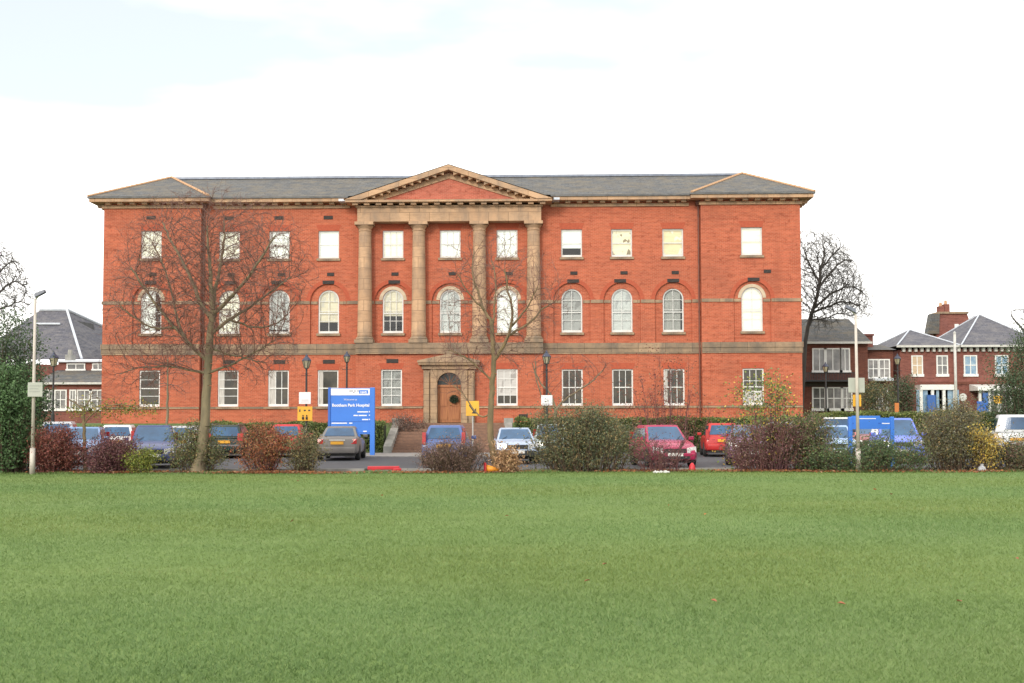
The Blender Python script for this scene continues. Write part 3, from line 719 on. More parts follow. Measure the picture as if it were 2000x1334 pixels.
# left evergreens
shrub('evergreen_tree', 'tall dark evergreen filling the left edge of the lawn border', 'tree', -80, 76, 618, 37.0, GREEN_D, 30000, .085, .9, STEM, None, nst=190, depth=1.3, narrow=.75)
shrub('laurel_bush', 'glossy green laurel bush under the dark evergreen', 'shrub', -60, 66, 735, 35.5, [(.075, .13, .055, 5), (.10, .17, .07, 4), (.055, .09, .04, 2)], 30000, .08, .7, STEM, None, nst=140, narrow=.95)
shrub('evergreen_tree', 'dark evergreen behind the white off-roader at the right edge', 'tree', 1938, 2080, 668, 57.5, GREEN_D + [(.06, .085, .04, 3)], 26000, .10, 1.2, STEM, None, nst=140, depth=1.6, narrow=.6)
# on the terrace and by the villas
shrub('shrub', 'grey purple shrub on the bank left of the hospital door', 'shrub', 752, 832, 822, 60.3, BROWN + [(.12, .10, .09, 5)], 5000, .07, .8, STEM, 'shrubs near the buildings', base=.7, nst=50)
shrub('shrub', 'tall dark climber left of the twin roofed villa', 'shrub', 1742, 1782, 735, 74, GREEN_D + BROWN[:1], 6000, .11, .9, STEM, 'shrubs near the buildings', base=TZ, nst=50)
shrub('shrub', 'grey green shrub before the dark brick house', 'shrub', 1672, 1742, 752, 71, GREEN_D + OLIVE, 6000, .10, .9, STEM, 'shrubs near the buildings', base=TZ, nst=50)
shrub('ornamental_grass', 'tuft of dry straw coloured grass at the foot of the middle tree', 'grass tuft', 972, 1012, 882, 34.9, [(.36, .22, .12, 3), (.28, .17, .09, 2), (.42, .29, .17, 1)], 1500, .09, .35, mat('straw', (.36, .22, .12), (.26, .16, .09), 5, .9), None, nst=60, twiggy=.3)

# clipped hedges: leafy shell over a trimmed core
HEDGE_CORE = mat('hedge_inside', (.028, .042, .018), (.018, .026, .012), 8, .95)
def hedge(label, px0, px1, d, top, pal, n, base=0.0, thick=1.3, wob=.08):
    x0, x1 = PX(px0, d), PX(px1, d); h = PZ(top, d) - base
    o = empty('hedge', ((x0 + x1) / 2, d, base), 0, label, 'hedge', 'clipped hedges below the buildings'); L = x1 - x0
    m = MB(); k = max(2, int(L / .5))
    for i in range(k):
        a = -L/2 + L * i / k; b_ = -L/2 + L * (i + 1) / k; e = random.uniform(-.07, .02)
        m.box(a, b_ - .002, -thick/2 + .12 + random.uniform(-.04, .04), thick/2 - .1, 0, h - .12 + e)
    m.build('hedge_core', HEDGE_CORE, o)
    x = (RNG.random(n) - .5) * L; face = RNG.random(n) < .7
    bumpy = wob * np.sin(x * 2.3) * np.sin(x * .9 + 1)
    y = np.where(face, -thick/2 + .07 * RNG.normal(size=n) + bumpy * .8, (RNG.random(n) - .5) * thick)
    z = np.where(face, RNG.random(n) * h, h - .04 + bumpy + .05 * RNG.normal(size=n))
    col = pick(pal, n) * (.8 + .35 * np.sin(x * 1.7 + 3 * np.sin(z * 3))[:, None] ** 2)
    tri_mesh('foliage', leaf_quads(np.stack([x, y, z], 1), .10, col), 4, col, LEAF, o); return o
HG = [(.12, .165, .05, 3), (.16, .21, .065, 3), (.22, .25, .08, 2), (.08, .11, .04, 2)]
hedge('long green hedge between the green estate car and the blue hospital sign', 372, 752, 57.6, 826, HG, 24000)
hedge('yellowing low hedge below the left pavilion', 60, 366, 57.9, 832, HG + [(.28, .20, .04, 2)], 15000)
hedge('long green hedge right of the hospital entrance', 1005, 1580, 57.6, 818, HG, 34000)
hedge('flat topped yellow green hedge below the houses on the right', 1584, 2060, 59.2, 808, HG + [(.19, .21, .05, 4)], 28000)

# ------------------------------------------------------------------ bare trees
from mathutils.kdtree import KDTree
class Tree:
    """limbs traced as 3-D polylines; twigs then grow outwards from them to fill the crown"""
    def __init__(s, d): s.d = d; s.seg = []; s.tw = []; s.nodes = []
    def limb(s, pts, w0, w1, slope=0.0, seed=True):
        ps = []; acc = 0.0
        for i, (x, y) in enumerate(pts):
            if i: acc += math.hypot(x - pts[i-1][0], y - pts[i-1][1]) / F * s.d
            ps.append(P(x, y, s.d + slope * acc))
        fine = []
        for i in range(len(ps) - 1):
            a = ps[max(0, i-1)]; b = ps[i]; c = ps[i+1]; e = ps[min(len(ps)-1, i+2)]
            for k in range(4):
                t = k / 4.0
                fine.append(.5 * ((2*b) + (c - a) * t + (2*a - 5*b + 4*c - e) * t*t + (3*b - a - 3*c + e) * t**3))
        fine.append(ps[-1]); n = len(fine); k = s.d / F
        for i in range(1, n - 1): fine[i] = fine[i] + Vector((random.gauss(0, .012), 0, random.gauss(0, .012))) * (s.d / 35)
        rs = [(w0 + (w1 - w0) * (i / (n - 1)) ** .8) * k / 2 for i in range(n)]
        for i in range(n - 1):
            s.seg.append((fine[i], fine[i+1], rs[i], rs[i+1]))
            if seed: s.nodes.append((fine[i+1], (fine[i+1] - fine[i]).normalized()))
    def crown(s, poly, n, dep, step=.12, kill=.17, infl=1.3, tip=.0048, twig=.5, tl=.26, its=70, inertia=.8, org=None, fan=.5):
        xs = [p[0] for p in poly]; ys = [p[1] for p in poly]; cx = (min(xs) + max(xs)) / 2; hw = (max(xs) - min(xs)) / 2; cy = (min(ys) + max(ys)) / 2; hh = (max(ys) - min(ys)) / 2
        def inside(x, y):
            r_ = False; j = len(poly) - 1
            for i in range(len(poly)):
                (xi, yi), (xj, yj) = poly[i], poly[j]
                if (yi > y) != (yj > y) and x < (xj - xi) * (y - yi) / (yj - yi) + xi: r_ = not r_
                j = i
            return r_
        att = []; o3 = P(*org, s.d) if org else None
        while len(att) < n:
            x, y = random.uniform(min(xs), max(xs)), random.uniform(min(ys), max(ys))
            k_ = 1.10 - .34 * random.random() ** 1.6
            if inside(x, y) and random.random() < .35 + .65 * min(1, 1.5 * (1.05 - math.hypot((x - cx) / hw, (y - cy) / hh))):
                x = cx + (x - cx) * k_; y = cy + (y - cy) * k_
                q = math.sqrt(max(.08, 1 - ((x - cx) / hw) ** 2 * .8 - ((y - cy) / hh) ** 2 * .4))
                att.append(P(x, y, s.d + random.uniform(-dep, dep) * q))
        pos = [p for p, v in s.nodes]; dr = [v for p, v in s.nodes]; par = [-1] * len(pos); kids = [0] * len(pos); n0 = len(pos)
        for it in range(its):
            kd = KDTree(len(pos))
            for i, p in enumerate(pos): kd.insert(p, i)
            kd.balance(); pull = {}; keep = []
            for a in att:
                p, i, dd = kd.find(a)
                if dd < kill: continue
                keep.append(a)
                if dd < infl or it < 6: pull[i] = pull.get(i, Vector()) + (a - p).normalized()
            att = keep; grown = 0
            for i, v in pull.items():
                if kids[i] > 2 or v.length < 1e-6: continue
                v = v.normalized() + dr[i] * inertia + Vector((random.gauss(0, .08), random.gauss(0, .08), random.gauss(0, .08)))
                if o3: v += (pos[i] - o3).normalized() * fan
                v.normalize()
                pos.append(pos[i] + v * step); dr.append(v); par.append(i); kids.append(0); kids[i] += 1; grown += 1
            if not att or not grown: break
        w = [0.0] * len(pos)
        for i in range(len(pos) - 1, n0 - 1, -1):
            if w[i] == 0: w[i] = 1.0
            w[par[i]] += w[i]
        rad = lambda i: min(tip * 4.5, tip * w[i] ** .40)
        for i in range(n0, len(pos)):
            j = par[i]; s.tw.append((pos[j], pos[i], rad(j) if j >= n0 else rad(i) * 1.15, rad(i)))
            if random.random() < twig:
                ax = dr[i].cross(Vector((random.gauss(0, 1), random.gauss(0, 1), random.gauss(0, 1)))).normalized()
                v = Matrix.Rotation(R(random.uniform(25, 55)), 3, ax) @ dr[i]; v.z += .15; L = tl * random.uniform(.4, 1.2)
                s.tw.append((pos[i], pos[i] + v.normalized() * L, tip * .9, tip * .6))
    def build(s, name, label, bark, twig, group=None, cat='tree'):
        base = s.seg[0][0]
        o = empty(name, base, 0, label, cat, group)
        for nm, lst, mm, n in (('trunk', s.seg, bark, 9), ('crown', s.tw, twig, 3)):
            m = MB()
            for a, b, ra, rb in lst: m.tube(a - base, b - base, ra, rb, n, False)
            m.build(nm, mm, o, smooth=True)
        return o

T = Tree(35.6)
gt = [(386, 920), (391, 895), (398, 845), (402, 790), (405, 740), (407, 700), (411, 655), (415, 610)]
T.limb(gt[:2], 32, 21, 0, False); T.limb(gt[1:], 21, 13, 0, False)
T.limb([(415, 612), (412, 570), (410, 520), (406, 480), (405, 440)], 12, 3, -.1)
T.limb([(415, 612), (420, 570), (432, 510), (437, 470), (437, 432)], 9, 3, .25)
T.limb([(410, 618), (390, 590), (375, 548), (350, 500), (330, 462), (318, 435)], 10, 3, .15)
T.limb([(418, 612), (455, 576), (485, 540), (515, 497), (538, 460)], 9, 3, -.3)
T.limb([(414, 650), (455, 620), (491, 598), (535, 565), (570, 540)], 8, 2.5, .3)
T.limb([(406, 706), (397, 698), (364, 666), (320, 614), (282, 562), (255, 522)], 10, 3, -.15)
T.limb([(364, 666), (345, 620), (335, 570), (320, 520), (300, 480)], 6, 2.5, .35)
T.limb([(403, 728), (365, 722), (326, 716), (275, 718), (235, 730)], 6, 2, .2)
T.limb([(408, 728), (447, 714), (494, 690), (535, 665)], 6, 2, -.2)
T.limb([(410, 680), (440, 690), (480, 700), (515, 708)], 5, 2, .35)
T.limb([(345, 640), (300, 640), (260, 620), (235, 595)], 5, 2, -.4)
T.limb([(450, 625), (500, 640), (540, 632), (560, 615)], 5, 2, .45)
T.crown([(212, 748), (222, 690), (212, 600), (232, 510), (262, 450), (312, 402), (402, 385), (480, 396), (545, 420), (590, 490), (605, 545), (575, 620), (565, 690), (510, 735), (440, 735), (415, 690), (395, 690), (330, 735), (270, 760)], 9500, 2.1, step=.11, kill=.145, tip=.0042, twig=.75, tl=.34, its=90, org=(408, 740), fan=.6)
T.build('bare_tree', 'largest leafless tree with wide fan of branches before the left pavilion', BARK, TWIG)

T = Tree(35.4)
T.limb([(969, 918), (964, 890), (957, 840), (959, 790), (963, 740), (964, 700), (962, 665), (960, 625)], 15, 8, 0, False)
T.limb([(962, 665), (960, 625)], 8, 8)
T.limb([(960, 627), (945, 604), (933, 568), (922, 525), (926, 490)], 7, 2, .2)
T.limb([(944, 604), (915, 572), (893, 535)], 4, 2, -.3)
T.limb([(964, 706), (977, 686), (993, 653), (1001, 607), (992, 567), (986, 525)], 9, 2.5, -.15)
T.limb([(993, 655), (1031, 633), (1061, 603), (1085, 588)], 6, 2, .3)
T.limb([(996, 640), (1030, 600), (1050, 560)], 5, 2, -.3)
T.limb([(961, 660), (965, 600), (968, 550), (960, 510)], 5, 2, .4)
T.limb([(961, 745), (925, 710), (895, 690), (875, 684)], 4, 2, -.3)
T.limb([(961, 800), (945, 815), (925, 800), (905, 770), (885, 752)], 4, 2, .3)
T.crown([(862, 640), (868, 540), (880, 490), (930, 455), (1000, 470), (1065, 510), (1112, 570), (1095, 630), (1040, 660), (1010, 720), (968, 700), (930, 760), (870, 770), (850, 690)], 3600, 1.5, kill=.19, infl=1.5, step=.12, tip=.0044, twig=.6, tl=.32, org=(966, 760), fan=.55)
T.build('bare_tree', 'slender leafless tree leaning in front of the third column', BARK_PALE, TWIG)

T = Tree(35.6)
T.limb([(168, 918), (165, 880), (164, 840), (163, 800)], 9, 5, 0, False)
T.limb([(163, 802), (150, 788), (135, 780)], 3, 2, .3); T.limb([(164, 830), (190, 800), (225, 790), (270, 795)], 3, 1.6, -.3); T.limb([(163, 802), (175, 780), (180, 765)], 3, 1.6, .1)
T.crown([(130, 790), (150, 765), (200, 765), (290, 775), (305, 805), (250, 822), (190, 822)], 500, .6, twig=.2)
yt = T.build('young_tree', 'thin young trunk with a few yellow leaves before the pale blue car', BARK_PALE, TWIG)
n = 900; cen = np.stack([RNG.uniform(-.55, 2.2, n), RNG.normal(0, .3, n), RNG.normal(1.9, .16, n)], 1); cl = pick(YELLOW + LIME + LIME, n)
tri_mesh('foliage', leaf_quads(cen, .075, cl), 4, cl, LEAF, yt)

T = Tree(55.0)
T.limb([(326, 850), (327, 800), (327, 760)], 6, 4, 0, False); T.limb([(327, 765), (328, 700)], 4, 2)
T.crown([(285, 780), (292, 700), (330, 665), (375, 690), (388, 740), (360, 785), (330, 770)], 700, 1.0, step=.16, kill=.26, infl=1.6, tip=.007, twig=.3)
T.build('young_tree', 'small leafless sapling close to the wall of the left pavilion', BARK, TWIG)
T = Tree(52.0)
T.limb([(1083, 830), (1085, 800)], 6, 5, 0, False); T.limb([(1085, 800), (1075, 770), (1050, 740), (1045, 705)], 5, 2, 0)
T.limb([(1085, 800), (1110, 775), (1150, 750), (1180, 720)], 5, 2, .2)
T.limb([(1080, 790), (1060, 780), (1040, 710)], 4, 2, -.2)
T.crown([(1020, 740), (1025, 685), (1060, 670), (1110, 690), (1190, 690), (1205, 720), (1150, 770), (1095, 800), (1060, 790)], 900, 1.0, step=.16, kill=.28, infl=1.6, tip=.007, twig=.3)
T.build('young_tree', 'leafless crooked sapling behind the largest bush beside a street lamp', BARK, TWIG)

T = Tree(76.0)
T.limb([(1566, 800), (1570, 700), (1578, 640), (1588, 605)], 9, 7, 0, False); T.limb([(1580, 635), (1590, 600), (1600, 560), (1602, 520)], 8, 5, 0)
T.limb([(1588, 610), (1615, 600), (1645, 590), (1680, 596)], 5, 2.5, -.2)
T.limb([(1600, 560), (1625, 530), (1645, 510), (1660, 508)], 5, 2.5, .2)
T.limb([(1602, 522), (1610, 500), (1608, 480)], 5, 2.5, 0)
T.limb([(1600, 550), (1582, 520), (1572, 492)], 5, 2.5, .3)
T.limb([(1602, 525), (1625, 500), (1638, 486)], 4, 2.5, -.3)
T.limb([(1592, 600), (1630, 570), (1665, 560), (1685, 572)], 5, 2.5, .4)
T.limb([(1584, 625), (1610, 622), (1640, 612), (1662, 616)], 4, 2, .1)
T.crown([(1555, 600), (1556, 470), (1585, 456), (1615, 462), (1650, 490), (1672, 530), (1695, 570), (1704, 612), (1680, 626), (1640, 620), (1605, 640)], 4800, 3.2, step=.22, kill=.27, infl=2.6, tip=.0105, twig=.8, tl=.6, org=(1584, 640), fan=.5)
T.build('bare_tree', 'dark leafless tree rising behind the right end of the hospital', TWIG_DARK, TWIG_DARK)
T = Tree(95.0)
T.limb([(-40, 800), (-36, 700), (-30, 620), (-20, 560)], 20, 9, 0, False)
T.limb([(-30, 600), (5, 565), (30, 550), (48, 560)], 6, 2, .2)
T.limb([(-22, 570), (0, 530), (20, 512)], 6, 2, -.2)
T.limb([(-20, 560), (-12, 520), (-5, 495)], 6, 2, .3)
T.limb([(-30, 610), (10, 600), (40, 588)], 5, 2, .4)
T.crown([(-30, 480), (5, 478), (32, 500), (60, 545), (70, 590), (45, 615), (-30, 620)], 3200, 3.5, step=.30, kill=.36, infl=3.2, tip=.016, twig=.4, tl=.6)
T.build('bare_tree', 'grey leafless tree above the dark evergreen on the far left', TWIG_DARK, TWIG_DARK)
T = Tree(110.0)
T.limb([(2010, 800), (2008, 720), (2005, 650)], 12, 7, 0, False)
T.limb([(2005, 655), (1985, 630), (1976, 615)], 5, 2, .2); T.limb([(2006, 660), (2004, 630), (2000, 610)], 5, 2, .2)
T.crown([(1960, 640), (1968, 604), (2010, 596), (2040, 620), (2030, 660), (1980, 655)], 700, 3, step=.4, kill=.55, infl=3.5, tip=.016, twig=.4, tl=.6)
T.build('bare_tree', 'faint leafless tree behind the roof at the far right', TWIG_DARK, TWIG_DARK)

# ------------------------------------------------------------------ cars
CAR_GLASS = mat('car_glass', (.04, .11, .22), (.025, .06, .12), 1.5, .05, spec=.5)  # blue of the reflected sky is painted into the base colour
RUBBER = mat('tyre_rubber', (.022, .022, .023), (.03, .03, .03), 8, .85)
ALLOY = mat('wheel_alloy', (.42, .42, .43), (.3, .3, .3), 5, .35, metal=.7)
TRIM = mat('black_plastic', (.03, .03, .032), (.02, .02, .02), 6, .6)
LAMP_W = mat('headlamp_glass', (.75, .73, .70), (.5, .5, .5), 16, .1, spec=.8)
LAMP_R = mat('red_lamp_glass', (.45, .015, .012), (.3, .01, .01), 9, .12)
LAMP_O = mat('amber_lamp_glass', (.6, .20, .03), (.5, .15, .02), 9, .15)
PLATE_Y = mat('yellow_number_plate', (.75, .38, .03), (.68, .33, .03), 6, .5)
PLATE_W = mat('white_number_plate', (.75, .74, .70), (.7, .68, .65), 6, .5)
CHROME = mat('chrome', (.65, .65, .66), (.5, .5, .5), 8, .2, metal=.8)
paints = {}
def paint(c):
    if c not in paints: paints[c] = mat('car_paint', c, tuple(x * .88 for x in c), 2.5, .4, metal=.0, coat=.35, spec=.35)
    return paints[c]
TYPES = {  # length, width, height, sill, belt, bonnet nose z, tail deck (None = hatch), cabin base rear/front, roof rear/front (fractions of length from centre)
    'hatch':  (3.85, 1.66, 1.43, .24, .90, .72, None, -.475, .20, -.385, .015),
    'saloon': (4.45, 1.70, 1.40, .24, .88, .72, .96, -.30, .17, -.185, .00),
    'estate': (4.60, 1.72, 1.46, .25, .90, .74, None, -.485, .17, -.43, .00),
    'mpv':    (4.10, 1.70, 1.66, .26, .98, .84, None, -.485, .27, -.42, .06),
    'jeep':   (4.40, 1.80, 1.82, .42, 1.12, 1.00, None, -.488, .16, -.46, .05),
    'boxy':   (4.10, 1.66, 1.36, .26, .87, .78, .90, -.31, .16, -.20, .01),
}
def car(kind, label, px, d, ang, colour, H=None, front=True, bar_=False, chrome=False, roof=None, scale=1.0):
    L, Wd, H0, zl, zb, zn, deck, cr0, cf0, cr1, cf1 = TYPES[kind]; H = H or H0
    away = not front
    rz = R(90 if away else -90) + R(ang)
    o = empty('parked_car', (PX(px, d + .3) + abs(L / 2 - .3) * math.sin(R(ang)) * (-1), d + L / 2 * math.cos(R(ang)), 0), rz, label, 'car', 'cars parked in front of the hospital')
    hw = Wd / 2; pm = paint(colour)
    # lower body: stations along the length
    tail = deck if deck else zb
    prof = [(-.5, .40, tail - .22, .88), (-.492, .30, tail - .10, .93), (-.47, zl + .03, tail - .02, .965), (-.40, zl, tail + .00, .985), (-.31, zl, (tail if deck else zb), 1.0), (-.1, zl, zb, 1.0),
            (.17, zl, zb, 1.0), (cf0, zl, zb + .015, .995), (.34, zl, zb - (zb - zn) * .32, .985), (.43, zl + .02, zn + .02, .96), (.475, zl + .04, zn - .06, .915), (.495, .33, zn - .18, .86), (.5, .40, zn - .28, .82)]
    prof.sort(key=lambda q: q[0])
    def section(x, a, t, w):
        w = w * hw; mid = (a + t) / 2
        h_ = [(w * .86, a), (w * .97, a + .07), (w, a + .2 if a + .2 < mid else mid), (w, mid + .06), (w * .975, t - .07), (w * .93, t - .015), (w * .80, t + .012), (0, t + .03)]
        return [(x * L, y, z) for y, z in h_] + [(x * L, -y, z) for y, z in h_[::-1][1:]]
    m = MB(); rings = [section(*q) for q in prof]; n = len(rings[0]); k0 = 0
    for r_ in rings: m.v += r_
    for a in range(len(rings) - 1):
        for i in range(n - 1): m.f.append((a*n + i, a*n + i + 1, (a+1)*n + i + 1, (a+1)*n + i))
        m.f.append((a*n + n - 1, a*n, (a+1)*n, (a+1)*n + n - 1))
    m.f.append(tuple(range(n - 1, -1, -1))); m.f.append(tuple((len(rings) - 1) * n + i for i in range(n)))
    # cabin shell
    bz = (zb - .02, H - .035); bw, rw = hw * .90, hw * .70
    def cab(t, side, y_in=0.0):   # corner points of the cabin: t 0 = belt, 1 = roof
        pass
    zr_b = (deck if deck else zb) - .02
    B = [Vector((cr0 * L, bw, zr_b)), Vector((cf0 * L, bw * .97, zb - .01)), Vector((cf0 * L, -bw * .97, zb - .01)), Vector((cr0 * L, -bw, zr_b))]
    Tp = [Vector((cr1 * L, rw, H - .05)), Vector((cf1 * L, rw, H - .04)), Vector((cf1 * L, -rw, H - .04)), Vector((cr1 * L, -rw, H - .05))]
    c_ = MB(); c_.hexa(B, Tp)
    kk = len(m.v); m.v += c_.v; m.f += [tuple(kk + i for i in f) for f in c_.f]
    rt = MB(); rp_ = [v.copy() for v in Tp]; cen_ = sum(rp_, Vector()) / 4
    up_ = [cen_ + (v - cen_) * .93 + Vector((0, 0, .055)) for v in rp_]
    body = m.build('body', pm, o, smooth=True, bevel=.03)
    ro = MB().hexa([v + (v - cen_) * .012 + Vector((0, 0, -.03)) for v in rp_], up_).build('roof', paint(roof) if roof else pm, o, smooth=True, bevel=.025)
    def glass(name, q, mrg_s, mrg_b, mrg_t, off=.014):
        a, b, c, e = q                      # bottom-left, bottom-right, top-right, top-left
        nrm = (b - a).cross(e - a).normalized()
        def pt(u, v): return a.lerp(b, u).lerp(e.lerp(c, u), v) + nrm * off
        g = MB()
        us = [mrg_s + (1 - 2*mrg_s) * i / 6 for i in range(7)]
        for u0, u1 in zip(us[:-1], us[1:]):
            cu = lambda u: .012 * (1 - (2*u - 1) ** 2)
            g.face(pt(u0, mrg_b) + nrm * cu(u0), pt(u1, mrg_b) + nrm * cu(u1), pt(u1, 1 - mrg_t) + nrm * cu(u1), pt(u0, 1 - mrg_t) + nrm * cu(u0))
        return g.build(name, CAR_GLASS, o, smooth=True)
    ws = glass('windscreen', (B[2], B[1], Tp[1], Tp[2]), .055, .04, .05)
    wp = MB()
    for s in (-.35, .25): wp.tube(B[2].lerp(B[1], .5 + s) .lerp(Tp[2].lerp(Tp[1], .5 + s), .05) + Vector((.05, 0, .02)), B[2].lerp(B[1], .62 + s).lerp(Tp[2].lerp(Tp[1], .6 + s), .3) + Vector((.05, 0, .02)), .012, .008, 4)
    wp.build('wiper', TRIM, ws)
    glass('rear_window', (B[0], B[3], Tp[3], Tp[0]), .08, .10 if deck else .16, .08)
    for s, (i, j) in ((1, (1, 0)), (-1, (3, 2))):
        q = (B[i], B[j], Tp[j], Tp[i]); a, b, c, e = q; nrm = (b - a).cross(e - a).normalized()
        for u0, u1 in ((.06, .48), (.52, .93)):
            g = MB(); pt = lambda u, v: a.lerp(b, u).lerp(e.lerp(c, u), v) + nrm * .012
            g.face(pt(u0, .10), pt(u1, .10), pt(u1, .88), pt(u0, .88)); g.build('side_window', CAR_GLASS, o)
    # underside, wheels, arches
    MB().box(-.46 * L, .45 * L, -hw * .84, hw * .84, .17, zl + .16).build('underbody', TRIM, o)
    rw_ = .30 if kind != 'jeep' else .37
    for xf in (-.30, .315):
        for s in (-1, 1):
            yy = s * (hw - .10)
            w_ = MB(); w_.lathe([(rw_ * .6, -.095), (rw_ * .93, -.10), (rw_, -.07), (rw_, .07), (rw_ * .93, .10), (rw_ * .6, .095)], 20)
            ww = w_.build('wheel', RUBBER, o, smooth=True, loc=(xf * L, yy, rw_)); ww.rotation_euler = (R(90), 0, 0)
            rm_ = MB(); rm_.lathe([(rw_ * .62, -.09), (rw_ * .58, -.075), (.05, -.06), (.05, .06), (rw_ * .58, .075), (rw_ * .62, .09)], 16); rm_.build('rim', ALLOY, ww)
            ar = MB(); 
            pa = [(xf * L + (rw_ + .05) * math.cos(math.pi * i / 12), rw_ + (rw_ + .05) * math.sin(math.pi * i / 12)) for i in range(13)]
            y0, y1 = sorted((s * (hw * .80), s * (hw + .006))); ar.prism(pa, y0, y1); ar.build('wheel_arch', TRIM, o)
            ww.location.y = s * (hw - .085)
    # nose
    xN = .5 * L; xT = -.5 * L
    bp = MB(); bp.hexa([(xN - .22, -hw * .96, .27), (xN + .03, -hw * .80, .27), (xN + .03, hw * .80, .27), (xN - .22, hw * .96, .27)], [(xN - .22, -hw * .97, .50), (xN + .05, -hw * .80, .50), (xN + .05, hw * .80, .50), (xN - .22, hw * .97, .50)])
    BM = (TRIM if kind in ('boxy', 'jeep') else pm)
    bp.build('bumper', BM, o, smooth=True, bevel=.03); bp = MB()
    bp.hexa([(xT - .03, -hw * .84, .30), (xT + .25, -hw * .97, .30), (xT + .25, hw * .97, .30), (xT - .03, hw * .84, .30)], [(xT - .05, -hw * .84, .56), (xT + .25, -hw * .98, .56), (xT + .25, hw * .98, .56), (xT - .05, hw * .84, .56)])
    bp.build('bumper', BM, o, smooth=True, bevel=.03)
    if chrome:
        MB().box(xT - .062, xT - .04, -hw * .8, hw * .8, .54, .60).build('bumper_strip', CHROME, o)
    gz = zn - .20
    MB().box(xN - .06, xN + .012, -hw * .46, hw * .46, gz - .02, gz + .13).build('grille', TRIM, o)
    MB().box(xN + .03, xN + .056, -hw * .6, hw * .6, .30, .40).build('air_intake', TRIM, o)
    for s in (-1, 1):
        y0, y1 = s * hw * .50, s * hw * .90
        MB().hexa([(xN - .035, y0, gz - .02), (xN + .016, y0, gz - .02), (xN - .06, y1, gz), (xN - .20, y1, gz)][::s], [(xN - .10, y0, gz + .15), (xN - .02, y0, gz + .14), (xN - .11, y1, gz + .20), (xN - .26, y1, gz + .20)][::s]).build('headlight', LAMP_W, o)
        tz = (tail - .26) if deck else (.78 if kind != 'jeep' else .85)
        th = .18 if deck or kind == 'jeep' else .42
        if kind == 'mpv' or kind == 'estate': th = .30
        y0, y1 = sorted((s * hw * (.66 if deck or kind in ('estate', 'jeep') else .77), s * hw * .93))
        MB().hexa([(xT - .018, y0, tz - .02), (xT + .16, y0, tz - .02), (xT + .16, y1, tz - .02), (xT - .004, y1, tz - .02)], [(xT + .015 + (.02 if not deck else 0), y0, tz + th), (xT + .22, y0, tz + th), (xT + .22, y1, tz + th), (xT + .05, y1, tz + th)]).build('tail_light', LAMP_R, o)
        mi = MB(); y0, y1 = sorted((s * hw * .98, s * (hw + .17))); xm = (cf0 - .045) * L
        mi.box(xm - .06, xm + .05, y0, y1, zb + .02, zb + .15); mi.build('wing_mirror', pm if kind not in ('boxy', 'jeep') else TRIM, o, bevel=.03)
    MB().box(xN + .055, xN + .07, -.26, .26, .40, .51).build('number_plate', PLATE_W, o)
    pz = .62 if not deck else .60
    pz = .66 if kind != 'jeep' else .75
    MB().box(xT - .045, xT - .005, -.26, .26, pz, pz + .12).build('number_plate', PLATE_Y, o)
    if front is False and deck: MB().box(xT - .02, xT + .01, -.32, .32, pz + .15, pz + .20).build('boot_trim', DIRTY_WHITE, o)
    if bar_:
        for s in (-1, 1): MB().box(Tp[3].x, Tp[2].x, s * rw * .93 - .025, s * rw * .93 + .025, H + .03, H + .07).build('roof_rail', ALLOY, o)
    return o

car('mpv', 'silver people carrier behind the red brown bush at the far left', 112, 50, 16, (.48, .49, .52), 1.60, front=False)
car('hatch', 'pale blue hatchback half hidden by the thin young trunk', 153, 41.5, 14, (.20, .32, .56), 1.39)
car('hatch', 'white hatchback left of the navy car', 228, 49.5, 12, (.72, .72, .72), 1.45, front=False)
car('hatch', 'navy blue car facing the lawn with both headlamps pale', 297, 38.2, 15, (.055, .075, .21), 1.46)
car('estate', 'silver estate car behind the olive bush at the foot of the large tree', 356, 49.5, 0, (.45, .45, .47), 1.40, front=False)
car('estate', 'dark green estate car with chrome strip on its rear bumper', 440, 48.8, 6, (.012, .030, .027), 1.44, front=False, chrome=True, bar_=True)
car('hatch', 'red hatchback behind the orange red bush', 558, 50, 5, (.50, .025, .035), 1.46, front=False)
car('saloon', 'grey brown saloon parked before the blue hospital sign', 660, 45.8, 3, (.19, .175, .165), 1.38, front=False)
car('hatch', 'blue hatchback seen from behind near the hospital door', 868, 40.2, -2, (.085, .14, .34), 1.44, front=False)
car('boxy', 'pale silver blue square shaped saloon facing the lawn', 1010, 41.8, 3, (.40, .48, .62), 1.32)
car('hatch', 'pale grey green car mostly behind the largest bush', 1078, 49, 0, (.33, .40, .40), 1.44)
car('hatch', 'magenta red hatchback facing the lawn behind purple twigs', 1314, 38.0, 6, (.40, .022, .085), 1.43)
car('hatch', 'bright red hatchback seen from behind on the right', 1412, 49.5, -6, (.50, .03, .03), 1.47, front=False)
car('mpv', 'dull purple car behind the dense purple brown bush', 1465, 40.0, -10, (.20,.10,.19), 1.42)
car('estate', 'silver grey estate car behind the dark grey green bush', 1528, 48, -12, (.45, .46, .50), 1.52, front=False)
car('jeep', 'dark off-roader with a white roof behind the pale blue saloon', 1636, 53, -14, (.05, .06, .09), 1.72, roof=(.75, .75, .73), front=False)
car('boxy', 'pale blue saloon left of the blue sign frame', 1630, 42.5, -13, (.36,.50,.75), 1.38)
car('mpv', 'bright lilac blue people carrier right of the blue sign frame', 1760, 42.0, -12, (.14, .21, .74), 1.66)
car('hatch', 'small dull red car seen through the blue sign frame', 1697, 52.5, 0, (.32, .08, .09), 1.35)
car('jeep', 'white off-roader seen from behind at the right edge', 1984, 45.5, -20, (.62, .64, .65), 1.80, front=False)

